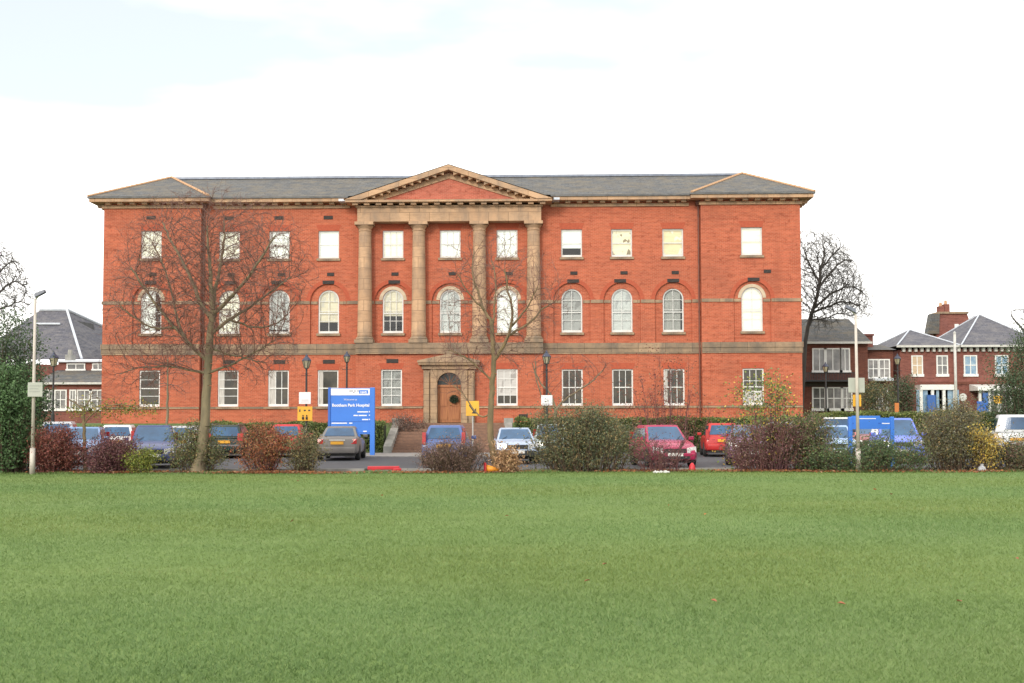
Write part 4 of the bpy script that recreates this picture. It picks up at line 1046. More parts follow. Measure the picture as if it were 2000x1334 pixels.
# ------------------------------------------------------------------ lamps, poles, signs
LANTERN_GLASS = mat('lantern_glass', (.42, .38, .25), (.30, .27, .18), 8, .15)
BLUE_CAP = mat('blue_grey_lantern_cap', (.05, .06, .10), (.04, .045, .07), 6, .5)
GALV = mat('galvanised_steel', (.55, .52, .48), (.42, .40, .37), 5, .5, metal=.3, stretch=(1, 1, .3))
CONC = mat('pale_concrete_column', (.60, .55, .49), (.46, .40, .36), 6, .8, stretch=(1, 1, .4))
def street_lamp(px, d, top, lw, label, base=0.0):
    t = empty('street_lamp', (PX(px, d), d, base), 0, label, 'street lamp', 'lantern street lamps')
    H = PZ(top, d) - base; w = lw / F * d / 2; lh = w * 3.4; zl = H - lh
    p = MB(); p.lathe([(.10, 0), (.10, .5), (.075, .55), (.06, .7), (.045, zl - .3), (.06, zl - .25), (.04, zl - .2), (.05, zl)], 12)
    p.tube((-.25, 0, zl - .35), (.25, 0, zl - .35), .015, .015, 6); p.build('pole', IRON, t, smooth=False)
    g = MB().lathe([(w * .5, zl + .02), (w * .95, zl + lh * .52), ], 6).build('lantern', LANTERN_GLASS, t)
    f = MB()
    for i in range(6):
        a = 2 * math.pi * i / 6; f.tube((w * .52 * math.cos(a), w * .52 * math.sin(a), zl + .02), (w * .98 * math.cos(a), w * .98 * math.sin(a), zl + lh * .52), .016, .016, 4)
    f.lathe([(.05, zl - .02), (w * .55, zl), (w * .55, zl + .03)], 6)
    f.build('lantern_frame', IRON, g)
    MB().lathe([(w * 1.1, zl + lh * .52), (w * 1.08, zl + lh * .57), (w * .45, zl + lh * .78), (w * .3, zl + lh * .82), (w * .32, zl + lh * .87), (.03, zl + lh * .92), (.02, zl + lh)], 6).build('lantern_cap', BLUE_CAP, g)
    return t
street_lamp(598, 54, 690, 17, 'lantern street lamp carrying a white and a yellow plate on its post')
street_lamp(677, 57.0, 685, 13, 'lantern street lamp rising behind the blue hospital sign')
street_lamp(1068, 50, 684, 16, 'lantern street lamp with one white plate beside the crooked sapling')
street_lamp(103, 60.8, 683, 18, 'lantern street lamp between the left lamp post and the hospital', TZ)
street_lamp(1614, 65, 708, 12, 'lantern street lamp before the dark brick house', TZ)
street_lamp(1755, 68, 692, 13, 'lantern street lamp left of the twin roofed villa', TZ)

def lamp_post(px0, py0, px1, py1, d, label, head=1):
    b = P(px0, py0, d); b.z = 0; top = P(px1, py1, d)
    t = empty('lamp_post', b, 0, label, 'lamp post', 'tall lamp posts on the lawn edge'); v = top - b
    m = MB(); m.path([Vector(), v * .15, v * .1501, v], [.085, .08, .055, .038], 12); m.build('pole', CONC, t, smooth=True)
    a = MB(); a.tube(v, v + Vector((.13 * head, -.05, .12)), .025, .025, 8); a.build('bracket', GALV, t)
    h = MB(); c = v + Vector((.19 * head, -.06, .15))
    h.hexa([c + Vector(q) for q in ((-.16*head, -.09, -.10), (.14*head, -.09, .06), (.14*head, .09, .06), (-.16*head, .09, -.10))][::head], [c + Vector(q) for q in ((-.16*head, -.07, .03), (.12*head, -.07, .14), (.12*head, .07, .14), (-.16*head, .07, .03))][::head])
    h.build('lamp_head', mat('lamp_head_grey', (.16, .17, .21), (.10, .11, .14), 6, .5), t); return t
lamp_post(63, 925, 69, 585, 34.6, 'pale lamp post with tilted floodlight at the left edge of the lawn')
lamp_post(1677, 920, 1671, 615, 34.6, 'pale lamp post in front of the blue sign frame', -1)
PLATE_G = mat('grey_green_plate', (.42, .43, .38), (.36, .37, .33), 3, .6)
WPLATE = mat('white_sign_plate', (.80, .79, .78), (.74, .73, .72), 3, .5)
YPLATE = mat('yellow_sign_plate', (.78, .42, .03), (.70, .36, .03), 3, .5)
def text_mesh(name, s, size, m, parent, loc, align='CENTER', bold=0.0):
    cu = bpy.data.curves.new(name, 'FONT'); cu.body = s; cu.size = size; cu.align_x = align; cu.extrude = .003; cu.offset = bold
    tmp = bpy.data.objects.new(name, cu); C.objects.link(tmp); bpy.context.view_layer.update()
    me = bpy.data.meshes.new_from_object(tmp.evaluated_get(bpy.context.evaluated_depsgraph_get()))
    bpy.data.objects.remove(tmp); me.name = name; me.materials.clear(); me.materials.append(m)
    o = bpy.data.objects.new(name, me); C.objects.link(o); o.parent = parent; o.location = loc; o.rotation_euler = (R(90), 0, 0); return o
def plate(name, label, cat, px0, px1, py0, py1, d, m, marks=(), mm=None, group=None):
    c = P((px0 + px1) / 2, py1, d); w = (px1 - px0) / F * d / 2; h = (py1 - py0) / F * d
    o = empty(name, c, 0, label, cat, group)
    MB().box(-w, w, -.015, .015, 0, h).build('plate', m, o, bevel=.01)
    MB().box(-.05, .05, .016, .05, h * .3, h * .4).box(-.05, .05, .016, .05, h * .6, h * .7).build('bracket', GALV, o)
    if marks:
        k = MB()
        for x0, x1, z0, z1 in marks: k.box(-w + 2*w*x0, -w + 2*w*x1, -.022, -.016, h*z0, h*z1)
        k.build('marking', mm or IRON, o)
    return o
MARK_G = mat('faded_print', (.45, .42, .44), (.5, .48, .5), 6, .6)
plate('notice_plate', 'grey plate halfway up the left lamp post', 'sign', 54, 83, 747, 775, 34.48, PLATE_G, ((.12, .88, .75, .8), (.12, .7, .55, .6), (.12, .8, .35, .4)), mat('plate_print', (.30, .31, .28), (.33, .34, .31), 5, .6))
plate('notice_plate', 'grey plate on the right lamp post above a yellow plate', 'sign', 1657, 1689, 738, 767, 34.70, PLATE_G)
plate('notice_plate', 'small yellow plate on the right lamp post', 'sign', 1666, 1682, 771, 794, 34.70, YPLATE)
plate('notice_plate', 'white plate above a yellow one on a lantern post', 'sign', 584, 607, 766, 789, 53.9, WPLATE, ((.2, .8, .30, .36), (.15, .85, .15, .2)), MARK_G)
yp = plate('notice_plate', 'yellow plate with two dark figures under a white plate', 'sign', 581, 610, 794, 822, 53.9, YPLATE, ((.12, .2, .62, .8), (.42, .56, .68, .78), (.72, .86, .68, .78)))
w = 29 / F * 53.9 / 2; fm_ = MB()
for sx in (-.25 * w, .25 * w):                # the two dark figures
    fm_.lathe([(.0, .0), (.045, .02), (.055, .10), (.03, .16)], 8, (sx, -.03, .05)); fm_.lathe([(.0, 0), (.03, .02), (.035, .045), (.0, .075)], 8, (sx, -.03, .22))
fm_.build('figure_marking', IRON, yp)
plate('notice_plate', 'white plate on the lantern post beside the crooked sapling', 'sign', 1057, 1079, 772, 792, 49.85, WPLATE, ((.15, .85, .10, .2), (.3, .7, .4, .45), (.25, .75, .6, .65)), MARK_G)
# yellow arrow sign right of the door, on its own post
yd = 52.0
ys = empty('direction_sign', (PX(923, yd), yd, 0), R(-8), 'yellow sign with a dark arrow on a short post by the door', 'sign')
z0_, z1_ = PZ(812, yd), PZ(783, yd); ww = 26 / F * yd / 2
MB().tube((0, .05, 0), (0, .05, z1_ - .1), .035, .035, 8).build('post', GALV, ys)
MB().box(-ww, ww, -.02, .012, z0_, z1_).build('plate', YPLATE, ys, bevel=.01)
am = MB(); am.prism([(-.17, z0_ + .48), (-.1, z0_ + .55), (.10, z0_ + .28), (.17, z0_ + .36), (.17, z0_ + .10), (-.04, z0_ + .12), (.03, z0_ + .2)], -.03, -.021); am.build('arrow', IRON, ys)

# big blue hospital sign
BLUE = mat('sign_blue', (.045, .20, .68), (.04, .18, .62), 1.5, .45)
BLUE_D = mat('sign_blue_edge', (.03, .13, .50), (.03, .12, .45), 2, .45)
SIGNW = mat('sign_white', (.80, .81, .84), (.76, .77, .80), 3, .5)
bd = 52.5
sg = empty('hospital_sign', (PX(686.5, bd), bd, 0), 0, 'large blue and white hospital sign standing on two blue legs', 'sign')
sw = 91 / F * bd / 2; sz = lambda py: PZ(py, bd, 690)
MB().box(-sw + .12, sw - .22, -.05, .05, sz(848), sz(758)).build('panel', BLUE, sg)
for a, b in ((-sw, -sw + .119), (sw - .219, sw)): MB().box(a, b, -.09, .09, 0, sz(757)).build('leg', BLUE if a > 0 else BLUE_D, sg, bevel=.02)
hp = MB().box(-sw + .13, sw - .23, -.062, -.051, sz(772), sz(759)).build('header_panel', SIGNW, sg)
cx0 = -.05
nl = MB().box(sw - .23 - .50, sw - .23 - .08, -.068, -.063, sz(769), sz(762)).build('emblem', BLUE, hp)
text_mesh('lettering', 'NHS', .15, SIGNW, nl, (sw - .23 - .29, -.070, sz(768.4)), bold=.004)
hm = MB()
for x0, x1, py in ((-.1, .08, 763), (.12, .20, 763), (.26, .40, 763), (.08, .14, 766)): hm.box(x0, x1, -.067, -.063, sz(py + 1.4), sz(py))
hm.build('small_print', mat('dark_print', (.12, .12, .14), (.1, .1, .12), 5, .6), hp)
tx = text_mesh('lettering', 'Welcome to', .12, SIGNW, sg, (cx0, -.058, sz(782)))
tx = text_mesh('lettering', 'Bootham Park Hospital', .185, SIGNW, sg, (cx0 + .02, -.058, sz(794)), bold=.006)
sm_ = MB()
for x0, x1, py in ((.28, .78, 804), (.10, .30, 811), (.34, .72, 811), (.50, .78, 819), (-.92, -.20, 826), (-.10, .05, 826), (.55, .72, 842)): sm_.box(x0, x1, -.056, -.051, sz(py + 1.6), sz(py - .6))
for py in (804, 811, 819): sm_.prism([(.82, sz(py + 2)), (.90, sz(py + .2)), (.82, sz(py - 1.6))], -.056, -.051)
sm_.build('small_print', SIGNW, sg)
MB().box(-sw + .12, sw - .22, -.058, -.051, sz(823.8), sz(822.8)).box(-sw + .12, sw - .22, -.058, -.051, sz(846), sz(844.6)).build('panel_joint', BLUE_D, sg)

# open blue sign frame on the right
fd = 38.5
fg = empty('directions_sign', (PX(1701, fd), fd, 0), 0, 'low bright blue sign board on two legs with a gap beneath', 'sign')
fw_ = 89 / F * fd / 2; fz = lambda py: PZ(py, fd, 1700)
MB().box(-fw_ + .13, fw_ - .13, -.04, .04, fz(838), fz(816)).build('panel', BLUE, fg)
MB().box(-fw_ + .13, fw_ * .4, -.03, .03, fz(816) + .001, fz(812)).build('top_panel', BLUE, fg)
for a, b in ((-fw_, -fw_ + .129), (fw_ - .129, fw_)): MB().box(a, b, -.07, .07, 0, fz(814)).build('leg', BLUE, fg, bevel=.02)
fk = MB(); fk.box(-fw_ * .86, -fw_ * .76, -.046, -.041, fz(828), fz(825.5)); fk.box(fw_ * .3, fw_ * .42, -.046, -.041, fz(828), fz(825.5)); fk.build('marking', BLUE_D, fg)
fk = MB(); fk.box(-fw_ * .6, fw_ * .2, -.046, -.041, fz(818.3), fz(816.8)); fk.box(fw_ * .46, fw_ * .8, -.046, -.041, fz(828), fz(826.2)); fk.build('small_print', SIGNW, fg)

# wreath on the hospital door
wp_ = hosp.matrix_world
wr = empty('wreath', Matrix.Translation(hosp.location) @ Matrix.Rotation(R(-1.3), 4, 'Z') @ Vector((.26, YC - .02, Z(787))), 0, 'dark green round wreath hanging on the wooden hospital door', 'wreath')
n = 900; a = RNG.random(n) * 2 * np.pi; rr = .15 + RNG.normal(0, .05, n); cl = pick([(.03, .05, .03, 3), (.05, .075, .045, 2)], n)
tri_mesh('foliage', leaf_quads(np.stack([rr * np.cos(a), RNG.normal(-.03, .035, n), .2 + rr * np.sin(a)], 1), .07, cl), 4, cl, LEAF, wr)
rg = MB(); 
for i in range(14): rg.tube((.15 * math.cos(i*math.pi/7), -.02, .2 + .15 * math.sin(i*math.pi/7)), (.15 * math.cos((i+1)*math.pi/7), -.02, .2 + .15 * math.sin((i+1)*math.pi/7)), .03, .03, 6)
rg.build('ring', STEM, wr)

# entrance steps with a low cheek wall
es = empty('entrance_steps', (PX(879, 58), 56.2, 0), 0, 'wide brown brick steps rising to the hospital door', 'steps')
BRICKSTEP = mat('brown_brick_paving', (.26, .15, .10), (.18, .11, .08), 6, .9, bmp=.3)
sm_ = MB(); ns = 10; sx0, sx1 = DX0 - es.location.x + .42, DX1 - es.location.x - .42
for i in range(ns): sm_.box(sx0, sx1, i * .5, 5.4, TZ * i / ns + (.001 if i else 0), TZ * (i + 1) / ns - .005)
sm_.build('tread', BRICKSTEP, es)
for s, xx in ((-1, sx0 - .41), (1, sx1 + .01)):
    cw = MB(); cw.hexa([(xx, -.2, 0), (xx + .40, -.2, 0), (xx + .40, 5.2, 0), (xx, 5.2, 0)], [(xx, -.2, .35), (xx + .40, -.2, .35), (xx + .40, 4.4, 1.55), (xx, 4.4, 1.55)])
    cw.box(xx - .05, xx + .45, 4.3, 4.9, 0, 1.75); cw.build('cheek_wall', STONE_GREY, es)

# ------------------------------------------------------------------ background houses
def win(parent, x, y, z0, z1, w, cols_=2, rows=2, m=WHITE, lit=None, fw=.09):
    f = MB(); 
    f.box(x - w/2, x - w/2 + fw, y - .07, y + .05, z0, z1); f.box(x + w/2 - fw, x + w/2, y - .07, y + .05, z0, z1)
    f.box(x - w/2 + fw, x + w/2 - fw, y - .07, y + .05, z1 - fw, z1); f.box(x - w/2 - .05, x + w/2 + .05, y - .12, y + .05, z0 - .1, z0 + fw)
    for i in range(1, cols_): xx = x - w/2 + w * i / cols_; f.box(xx - .03, xx + .03, y - .06, y + .05, z0 + fw, z1 - fw)
    for i in range(1, rows): zz = z0 + (z1 - z0) * i / rows; f.box(x - w/2 + fw, x + w/2 - fw, y - .055, y + .05, zz - .03, zz + .03)
    o = f.build('window', m, parent)
    MB().face((x - w/2 + .02, y - .03, z0 + .02), (x + w/2 - .02, y - .03, z0 + .02), (x + w/2 - .02, y - .03, z1 - .02), (x - w/2 + .02, y - .03, z1 - .02)).build('pane', HGLASS if lit is None else lit, o)
    return o
HGLASS = mat('house_window_glass', (.10, .10, .10), (.25, .24, .23), 1.6, .06, spec=.8)
HG_PALE = mat('net_curtained_glass', (.30, .285, .27), (.10, .10, .10), 1.4, .12, spec=.6)
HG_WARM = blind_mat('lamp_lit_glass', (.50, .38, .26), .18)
HG_BLUE = mat('blue_glass', (.10, .22, .36), (.3, .42, .5), 2.5, .1, spec=.8)
def hip(mb, x0, x1, y0, y1, z0, z1, ridge=0.0):
    xm, ym = (x0 + x1) / 2, (y0 + y1) / 2
    if ridge >= 0: a, b = (xm, ym - ridge, z1), (xm, ym + ridge, z1)
    mb.face((x0, y0, z0), (x1, y0, z0), a); mb.face((x1, y0, z0), (x1, y1, z0), b, a); mb.face((x1, y1, z0), (x0, y1, z0), b); mb.face((x0, y1, z0), (x0, y0, z0), a, b)
    mb.face((x0, y0, z0), (x0, y1, z0), (x1, y1, z0), (x1, y0, z0))

# right: villa with two hipped roofs
vd = 80.0; vx = lambda px: PX(px, vd) - PX(1865, vd); vz = lambda py: PZ(py, vd, 1865)
vl = empty('villa', (PX(1865, vd), vd, 0), 0, 'red brick villa with two hipped slate roofs on the far right', 'house')
xa, xm, xb = vx(1760), vx(1866), vx(2035)
MB().box(xa, xm, 0, 9, TZ, vz(683)).box(xm + .002, xb, -.12, 9, TZ, vz(682)).build('wall', BRICK_MID, vl)
r1 = MB(); hip(r1, xa - .35, xm + .25, -.5, 7, vz(676), vz(645) + .28); r1.build('roof', SLATE_BLUE, vl)
r2 = MB(); hip(r2, xm + .26, xb + .35, -.7, 9, vz(676), vz(617) + .42, .5); r2.build('roof', SLATE_BLUE, vl)
hl = MB()
for (x0, x1, y0, y1, zt, rd) in ((xa - .35, xm + .25, -.5, 7, vz(645) + .28, 0), (xm + .26, xb + .35, -.7, 9, vz(617) + .42, .5)):
    ap = ((x0 + x1) / 2, (y0 + y1) / 2 - rd, zt + .03)
    for e in ((x0, y0), (x1, y0), (x0, y1)): hl.tube((*e, vz(676) + .05), ap, .055, .055, 6)
hl.build('hip_lead', LEAD_PALE, vl)
dn = MB()
for x0, x1, y in ((xa, xm, 0), (xm, xb, -.12)):
    n = int((x1 - x0) / .42)
    for i in range(n): xx = x0 + (i + .5) * (x1 - x0) / n; MB().box(xx - .10, xx + .10, y - .25, y, vz(687), vz(679)).build('eaves_bracket', DIRTY_WHITE, vl)
MB().box(xa - .4, xm + .2, -.56, -.45, vz(679), vz(675)).build('gutter', DIRTY_WHITE, vl); MB().box(xm + .21, xb + .4, -.76, -.65, vz(679), vz(675)).build('gutter', DIRTY_WHITE, vl)
MB().box(xa - .03, xm - .01, -.04, 0, vz(752), vz(746)).box(xm + .01, xb, -.17, -.12, vz(752), vz(746)).build('band_course', BRICK_DARK, vl)
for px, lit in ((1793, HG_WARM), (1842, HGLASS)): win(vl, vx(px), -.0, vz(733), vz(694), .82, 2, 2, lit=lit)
for px, lit in ((1896, HG_BLUE), (1957, HG_BLUE)): win(vl, vx(px), -.12, vz(733), vz(694), .95, 2, 2, lit=lit)
# ground floor bay, canopy, doors
bay = MB(); bay.box(vx(1788), vx(1857), -1.1, -.003, vz(762), vz(752))
for px in (1790, 1812, 1834, 1855): bay.box(vx(px) - .1, vx(px) + .1, -1.05, -.85, TZ, vz(762))
bay.build('bay_frame', WHITE, vl)
for px in (1801, 1823, 1845): MB().face((vx(px) - .7, -.9, TZ), (vx(px) + .7, -.9, TZ), (vx(px) + .7, -.9, vz(762)), (vx(px) - .7, -.9, vz(762))).build('bay_pane', HG_BLUE, vl)
MB().box(vx(1800), vx(1816), -1.2, -1.06, TZ, vz(772)).build('door', mat('blue_door', (.05, .14, .42), (.04, .12, .36), 3, .5), vl)
MB().hexa([(vx(1893), -1.6, vz(764)), (vx(1975), -1.6, vz(764)), (vx(1975), -.13, vz(764)), (vx(1893), -.13, vz(764))], [(vx(1893), -1.6, vz(757)), (vx(1975), -1.6, vz(760)), (vx(1975), -.13, vz(751)), (vx(1893), -.13, vz(751))]).build('canopy', WHITE, vl)
for px in (1902, 1920, 1938, 1962): MB().box(vx(px) - .08, vx(px) + .08, -1.2, -1.0, TZ, vz(764)).build('canopy_post', WHITE, vl)
MB().face((vx(1902), -.9, TZ), (vx(1962), -.9, TZ), (vx(1962), -.9, vz(764)), (vx(1902), -.9, vz(764))).build('porch_pane', HGLASS, vl)
MB().box(vx(1906), vx(1916), -1.3, -1.21, TZ, vz(768)).build('door', mat('blue_porch_door', (.06, .16, .45), (.05, .13, .38), 3, .5), vl)
MB().lathe([(.28, 0), (.28, .04)], 16).build('wall_plaque', WHITE, vl, loc=(vx(1880), -.13, vz(776))).rotation_euler = (R(90), 0, 0)
# brick gable behind with chimneys
gd = 92.0; gx = lambda px: PX(px, gd) - PX(1858, gd); gz = lambda py: PZ(py, gd, 1858)
gb = empty('gabled_house', (PX(1858, gd), gd, 0), 0, 'tall red gable with chimney stacks rising behind the villa roofs', 'house')
MB().prism([(gx(1840), TZ), (gx(1902), TZ), (gx(1902), gz(640)), (gx(1893), gz(612)), (gx(1838), gz(614)), (gx(1832), gz(640))][::1], 0, 2).build('wall', BRICK_MID, gb)
MB().hexa([(gx(1814), -.2, gz(652)), (gx(1836), -.2, gz(652)), (gx(1836), .9, gz(652)), (gx(1816), .9, gz(652))], [(gx(1822), -.2, gz(613)), (gx(1838), -.2, gz(613)), (gx(1838), .9, gz(613)), (gx(1824), .9, gz(613))]).build('roof', SLATE, gb)
MB().box(gx(1836), gx(1895), -.15, 2, gz(613) + .002, gz(609)).build('coping', STONE_OLD, gb)
for px in (1847, 1857):
    s_ = MB().box(gx(px) - .22, gx(px) + .22, .3, .9, gz(609), gz(597 if px < 1850 else 593)).build('chimney', BRICK_MID, gb)
    MB().lathe([(.14, 0), (.11, .32)], 8, (gx(px), .6, gz(597 if px < 1850 else 593))).build('chimney_pot', HIPTILE, s_)
MB().box(gx(1868), gx(1876), -.05, .05, gz(640), gz(633)).build('window', WHITE, gb)
# the white flue pipe standing before the villa
wp2 = empty('white_pole', (PX(1868, 76), 76, TZ), 0, 'plain white pole in front of the twin roofed villa', 'pole')
MB().tube((0, 0, 0), (0, 0, PZ(652, 76) - TZ), .10, .085, 10).build('shaft', DIRTY_WHITE, wp2, smooth=True); MB().lathe([(.12, 0), (.02, .1)], 10, (0, 0, PZ(652, 76) - TZ)).build('cap', DIRTY_WHITE, wp2)

# right: dark brick house with a balcony, next to the hospital
kd = 78.0; kx = lambda px: PX(px, kd) - PX(1640, kd); kz = lambda py: PZ(py, kd, 1640)
kb = empty('brick_house', (PX(1640, kd), kd, 0), 0, 'dark brick house with slate roof and iron balcony right of the hospital', 'house')
MB().box(kx(1560), kx(1697), 0, 8, TZ, kz(671)).build('wall', BRICK_DARK, kb)
r_ = MB(); z0_, z1_ = kz(669), kz(624) + .35
r_.face((kx(1555), -.4, z0_), (kx(1702), -.4, z0_), (kx(1690), 3.5, z1_), (kx(1558), 3.5, z1_)); r_.face((kx(1702), -.4, z0_), (kx(1702), 8, z0_), (kx(1690), 3.5, z1_)); r_.face((kx(1702), 8, z0_), (kx(1555), 8, z0_), (kx(1558), 3.5, z1_), (kx(1690), 3.5, z1_))
r_.build('roof', SLATE, kb)
MB().box(kx(1555), kx(1702), -.5, -.3, kz(672), kz(668)).build('gutter', DIRTY_WHITE, kb)
for px, w_, l_ in ((1602, 1.0, HGLASS), (1628, 1.2, HG_PALE), (1652, .7, HGLASS)): win(kb, kx(px), 0, kz(726), kz(680), w_, 2, 1, lit=l_)
for px, w_, l_ in ((1602, 1.1, HGLASS), (1629, 1.3, HG_PALE), (1654, .8, HG_PALE)): win(kb, kx(px), 0, kz(800), kz(756), w_, 2, 2, lit=l_)
bl = MB(); bl.box(kx(1565), kx(1668), -1.0, -.003, kz(746), kz(743)); bl.box(kx(1565), kx(1668), -1.0, -.94, kz(730), kz(728.5))
for i in range(34): x = kx(1566) + (kx(1667) - kx(1566)) * i / 33; bl.box(x - .02, x + .02, -.99, -.95, kz(743), kz(730))
bl.build('balcony', IRON, kb)
MB().box(kx(1566), kx(1668), -.03, 0, kz(755), kz(747)).build('balcony_beam', mat('dark_timber', (.06, .045, .035), (.04, .03, .025), 4, .8), kb)
ch = MB().box(kx(1705), kx(1726), 2, 3.2, kz(700), kz(652)).box(kx(1703), kx(1728), 1.9, 3.3, kz(652) + .002, kz(648)).build('chimney', BRICK_MID, kb)
# link wing between
ww = MB().box(kx(1698), kx(1756), 1, 7, TZ, kz(682)).build('side_wing', BRICK_DARK, kb)
MB().hexa([(kx(1698), .7, kz(682)), (kx(1760), .7, kz(682)), (kx(1760), 7.2, kz(682)), (kx(1698), 7.2, kz(682))], [(kx(1699), 3, kz(668)), (kx(1752), 3, kz(668)), (kx(1752), 5, kz(668)), (kx(1699), 5, kz(668))]).build('wing_roof', SLATE, ww)
for px in (1716, 1738): win(kb, kx(px), 1, kz(738), kz(700), .8, 2, 2, lit=HG_PALE)
MB().box(kx(1705), kx(1745), -.2, 1, kz(744), kz(739)).build('porch_roof', LEAD_PALE, ww)
for px in (1712, 1733): win(kb, kx(px), 1, kz(800), kz(758), .8, 2, 2, lit=HG_PALE)

# left: long slate roofed building
ld = 82.0; lx = lambda px: PX(px, ld) - PX(140, ld); lz = lambda py: PZ(py, ld, 140)
lb = empty('annexe_building', (PX(140, ld), ld, 0), 0, 'low annexe with big blue grey slate roof on the left of the hospital', 'building')
MB().box(lx(-40), lx(160), 5, 14, TZ, lz(705)).build('wall', BRICK_MID, lb)
LP = lambda px, py, dy: P(px, py, ld + dy) - lb.location
r_ = MB()
A0, A1, A2 = LP(-60, 702, 4.4), LP(160, 702, 4.4), LP(262, 702, 15)
T0, T1, T2 = LP(78, 606, 9.5), LP(131, 606, 9.5), LP(232, 652, 15)
r_.face(A0, A1, T1, T0); r_.face(A1, A2, T2, T1); r_.face(A0, T0, LP(40, 702, 16)); r_.face(T0, T1, T2, LP(40, 702, 16))
upr = r_.build('roof', SLATE_BLUE, lb)
up_ = Vector((0, -.05, .06))
for a, b, rr in ((T0, T1, .14), (T1, T2, .13), (A1, T1, .10), (LP(72, 634, 7.9), LP(118, 634, 7.9), .09)):
    MB().tube(a + up_, b + up_, rr, rr, 6).build('ridge_lead', LEAD_PALE, upr)
dm = MB(); q = [LP(150, 646, 9.2), LP(186, 652, 11), LP(186, 652, 12.5), LP(150, 646, 12)]; dm.hexa(q, [v + Vector((-.2, .1, .85)) for v in q]); dm.build('dormer', mat('dark_dormer', (.05, .05, .05), (.08, .08, .08), 3, .7), upr)
c_ = MB().box(lx(93), lx(104), 3.0, 4.0, lz(705), lz(688)).build('chimney', STONE_GREY, lb)
MB().lathe([(.2, 0), (.16, .4)], 8, (lx(98), 3.5, lz(688))).build('chimney_pot', STONE_GREY, c_)
# upper clerestory strip and lean-to with windows
MB().box(lx(84), lx(240), 2.6, 5, TZ, lz(704)).build('clerestory_wall', BRICK_MID, lb)
MB().box(lx(84), lx(240), 2.3, 5, lz(704) + .002, lz(700)).build('clerestory_roof', LEAD_PALE, lb)
for px, w_ in ((165, .9), (190, 1.0), (120, 1.4)): win(lb, lx(px), 2.6, lz(720), lz(706), w_, 2, 1, lit=HG_PALE)
lr = MB(); lr.face((lx(70), -.3, lz(748)), (lx(240), -.3, lz(748)), (lx(240), 2.55, lz(720)), (lx(82), 2.55, lz(720))); lr.build('lean_to_roof', SLATE, lb)
MB().box(lx(70), lx(240), -.38, -.28, lz(751), lz(747)).build('gutter', DIRTY_WHITE, lb)
MB().box(lx(70), lx(240), 0, 2.5, TZ, lz(750)).build('lean_to_wall', BRICK_MID, lb)
for px, w_ in ((93, .8), (118, .9), (142, .5), (165, 1.1), (190, 1.2)): win(lb, lx(px), 0, lz(800), lz(761), w_, 2, 2, lit=HG_PALE)

# signs by the villa
plate('notice_plate', 'small yellow plate by the villa canopy', 'sign', 1941, 1959, 773, 788, 77, YPLATE)
bsg = empty('sign_board', (PX(1918, 76.5), 76.5, TZ), 0, 'blue board on two short legs before the villa canopy', 'sign')
MB().box(-.32, .32, -.03, .03, .55, 1.35).build('panel', BLUE_D, bsg)
for s in (-1, 1): MB().box(s*.28 - .03, s*.28 + .03, -.02, .02, 0, .55).build('leg', BLUE_D, bsg)
osg = empty('marker_post', (PX(1752, 66), 66, TZ), 0, 'narrow orange marker board by the lantern left of the villa', 'sign')
MB().box(-.12, .12, -.03, .03, .55, 1.1).build('panel', mat('orange_board', (.6, .20, .05), (.5, .16, .04), 4, .6), osg); MB().box(-.1, .1, -.025, .025, 0, .545).build('base', WHITE, osg)

# ------------------------------------------------------------------ small things on the lawn edge
REDP = mat('red_plastic', (.55, .03, .04), (.45, .02, .03), 5, .5)
ORP = mat('orange_plastic', (.75, .30, .02), (.65, .24, .02), 5, .5)
rb = empty('road_barrier', (PX(750, 36.2), 36.2, 0), R(6), 'red plastic barrier lying flat at the edge of the tarmac', 'barrier')
MB().box(-.52, .50, -.12, .10, .05, .16).box(-.40, -.28, -.3, .3, .01, .05).box(.26, .38, -.3, .3, .01, .05).build('plank', REDP, rb, bevel=.02)
MB().box(-.62, -.50, -.06, .06, .0, .09).build('foot', TRIM, rb, bevel=.02); MB().box(.3, .56, -.2, -.05, .02, .10).build('foot', REDP, rb, bevel=.02)
tcn = empty('traffic_cone', (PX(958, 34.8), 34.8, 0.0), R(10), 'orange and yellow cone lying on its side by the middle tree', 'cone')
m = MB(); cpts = [(-.20, .16), (-.19, .12), (.30, .03)]
k = MB().lathe([(.13, 0), (.03, .48)], 14); k.v = [(z_ - .15, y_, x_ + .14 - z_ * .1) for x_, y_, z_ in k.v]; k.build('cone_body', ORP, tcn, smooth=True)
k = MB().box(-.19, -.155, -.17, .17, 0, .32); k.build('cone_base', REDP, tcn, bevel=.02)
rd = empty('traffic_cone', (PX(1351, 35.0), 35.0, 0), 0, 'small red cone standing at the foot of the sparse purple bush', 'cone')
MB().lathe([(.13, .02), (.10, .12), (.09, .2), (.03, .29)], 14).build('cone_body', REDP, rd, smooth=True); MB().box(-.15, .15, -.15, .15, 0, .025).build('cone_base', REDP, rd)
lt = empty('litter_bag', (PX(1289, 34.5), 34.5, 0), R(12), 'crumpled white litter lying on the lawn edge below the sparse bush', 'litter')
lm_ = MB()
for i in range(7): x = -.22 + i * .07; lm_.hexa([(x, -.06, 0), (x + .09, -.05, 0), (x + .08, .06, 0), (x - .01, .07, 0)], [(x + .01, -.04, .03 + random.random()*.05), (x + .07, -.03, .03 + random.random()*.05), (x + .07, .04, .04 + random.random()*.05), (x, .05, .03 + random.random()*.05)])
lm_.build('wrapper', WHITE, lt)
l2 = empty('litter_bag', (PX(1916, 34.7), 34.7, 0), 0, 'pale grey crumpled bag below the yellow bush', 'litter')
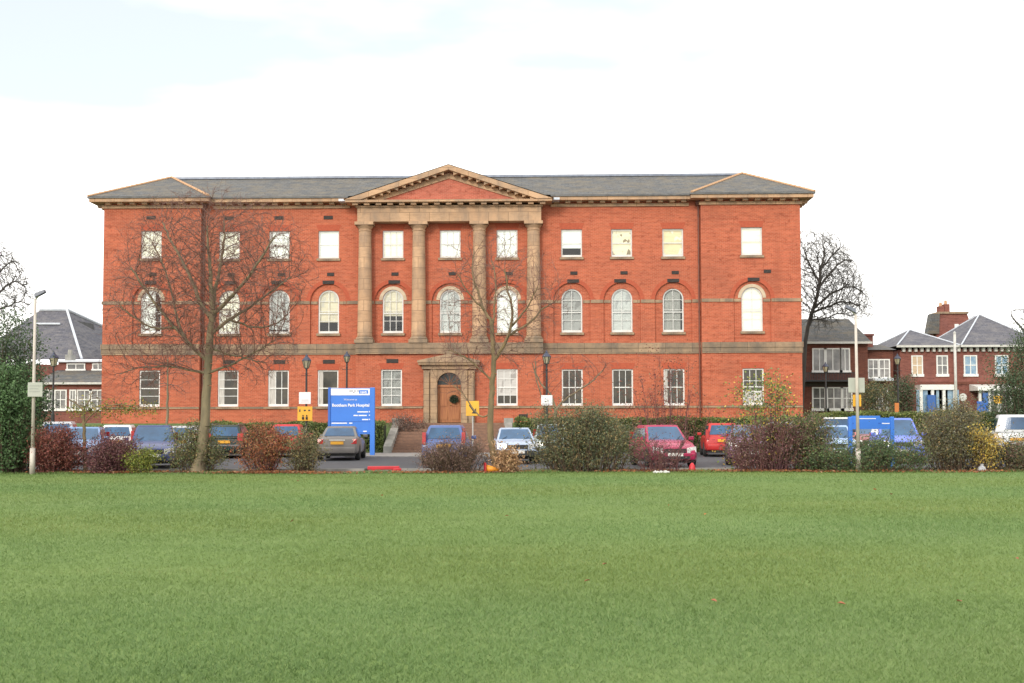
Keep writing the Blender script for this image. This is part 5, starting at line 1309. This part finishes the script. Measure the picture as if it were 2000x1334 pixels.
MB().lathe([(.05, 0), (.13, .05), (.11, .14), (.04, .2), (.06, .25)], 7).build('bag', mat('grey_plastic', (.5, .5, .52), (.35, .35, .38), 12, .5), l2)
# drifts of fallen leaves along the bed, and single ones on the lawn
n = 5200
xs_ = RNG.choice(np.array([PX(p, 34.4) for p in (200, 240, 270, 470, 520, 560, 600, 830, 990, 1250, 1300, 1380, 1480, 1560, 1700, 1900)]), n) + RNG.normal(0, .8, n)
ys_ = np.array([lawn_edge(x) for x in xs_]) + np.abs(RNG.normal(0, .45, n)) - .42
zs_ = .03 + .05 * RNG.random(n); k_ = 14; ys_[:k_] = RNG.uniform(16, 33, k_); xs_[:k_] = RNG.uniform(-.5, .5, k_) * ys_[:k_]; zs_[:k_] = .03
cl = pick([(.36, .14, .05, 3), (.26, .10, .05, 3), (.34, .20, .11, 2), (.18, .09, .05, 2)], n)
tag(tri_mesh('fallen_leaves', leaf_quads(np.stack([xs_, ys_, zs_], 1), .075, cl, .25), 4, cl, LEAF), 'drifts of orange and brown fallen leaves under the bushes', 'leaves', kind='stuff')
LEAFB = mat('fallen_leaf_brown', (.34, .12, .06), (.24, .09, .05), 9, .8)
for px, py, lb_ in ((1180, 1107, 'brown fallen leaf nearest the middle of the lawn'), (1146, 1140, 'brown fallen leaf just below another on the middle lawn'), (1390, 1180, 'brown fallen leaf right of centre on the lawn'), (1637, 1186, 'dark fallen leaf low on the right of the lawn'), (1980, 1098, 'reddish fallen leaf at the right edge of the lawn'), (990, 1011, 'small fallen leaf far out on the middle lawn'), (1866, 1182, 'curled fallen leaf near the right side of the lawn')):
    d = 3520 / (py - HOR)
    lf = MB(); s = .035
    for q in ((( -1, 0), (-.2, .55), (.6, .35), (1.1, 0)), ((-1, 0), (1.1, 0), (.6, -.35), (-.2, -.55))): lf.face(*[(a * s, b * s, abs(b) * s * .7 + .012) for a, b in q])
    o = lf.build('fallen_leaf', LEAFB, loc=(PX(px, d), d, .03)); o.rotation_euler = (.2, .1, random.uniform(0, 6)); tag(o, lb_, 'leaf', 'single leaves on the lawn')
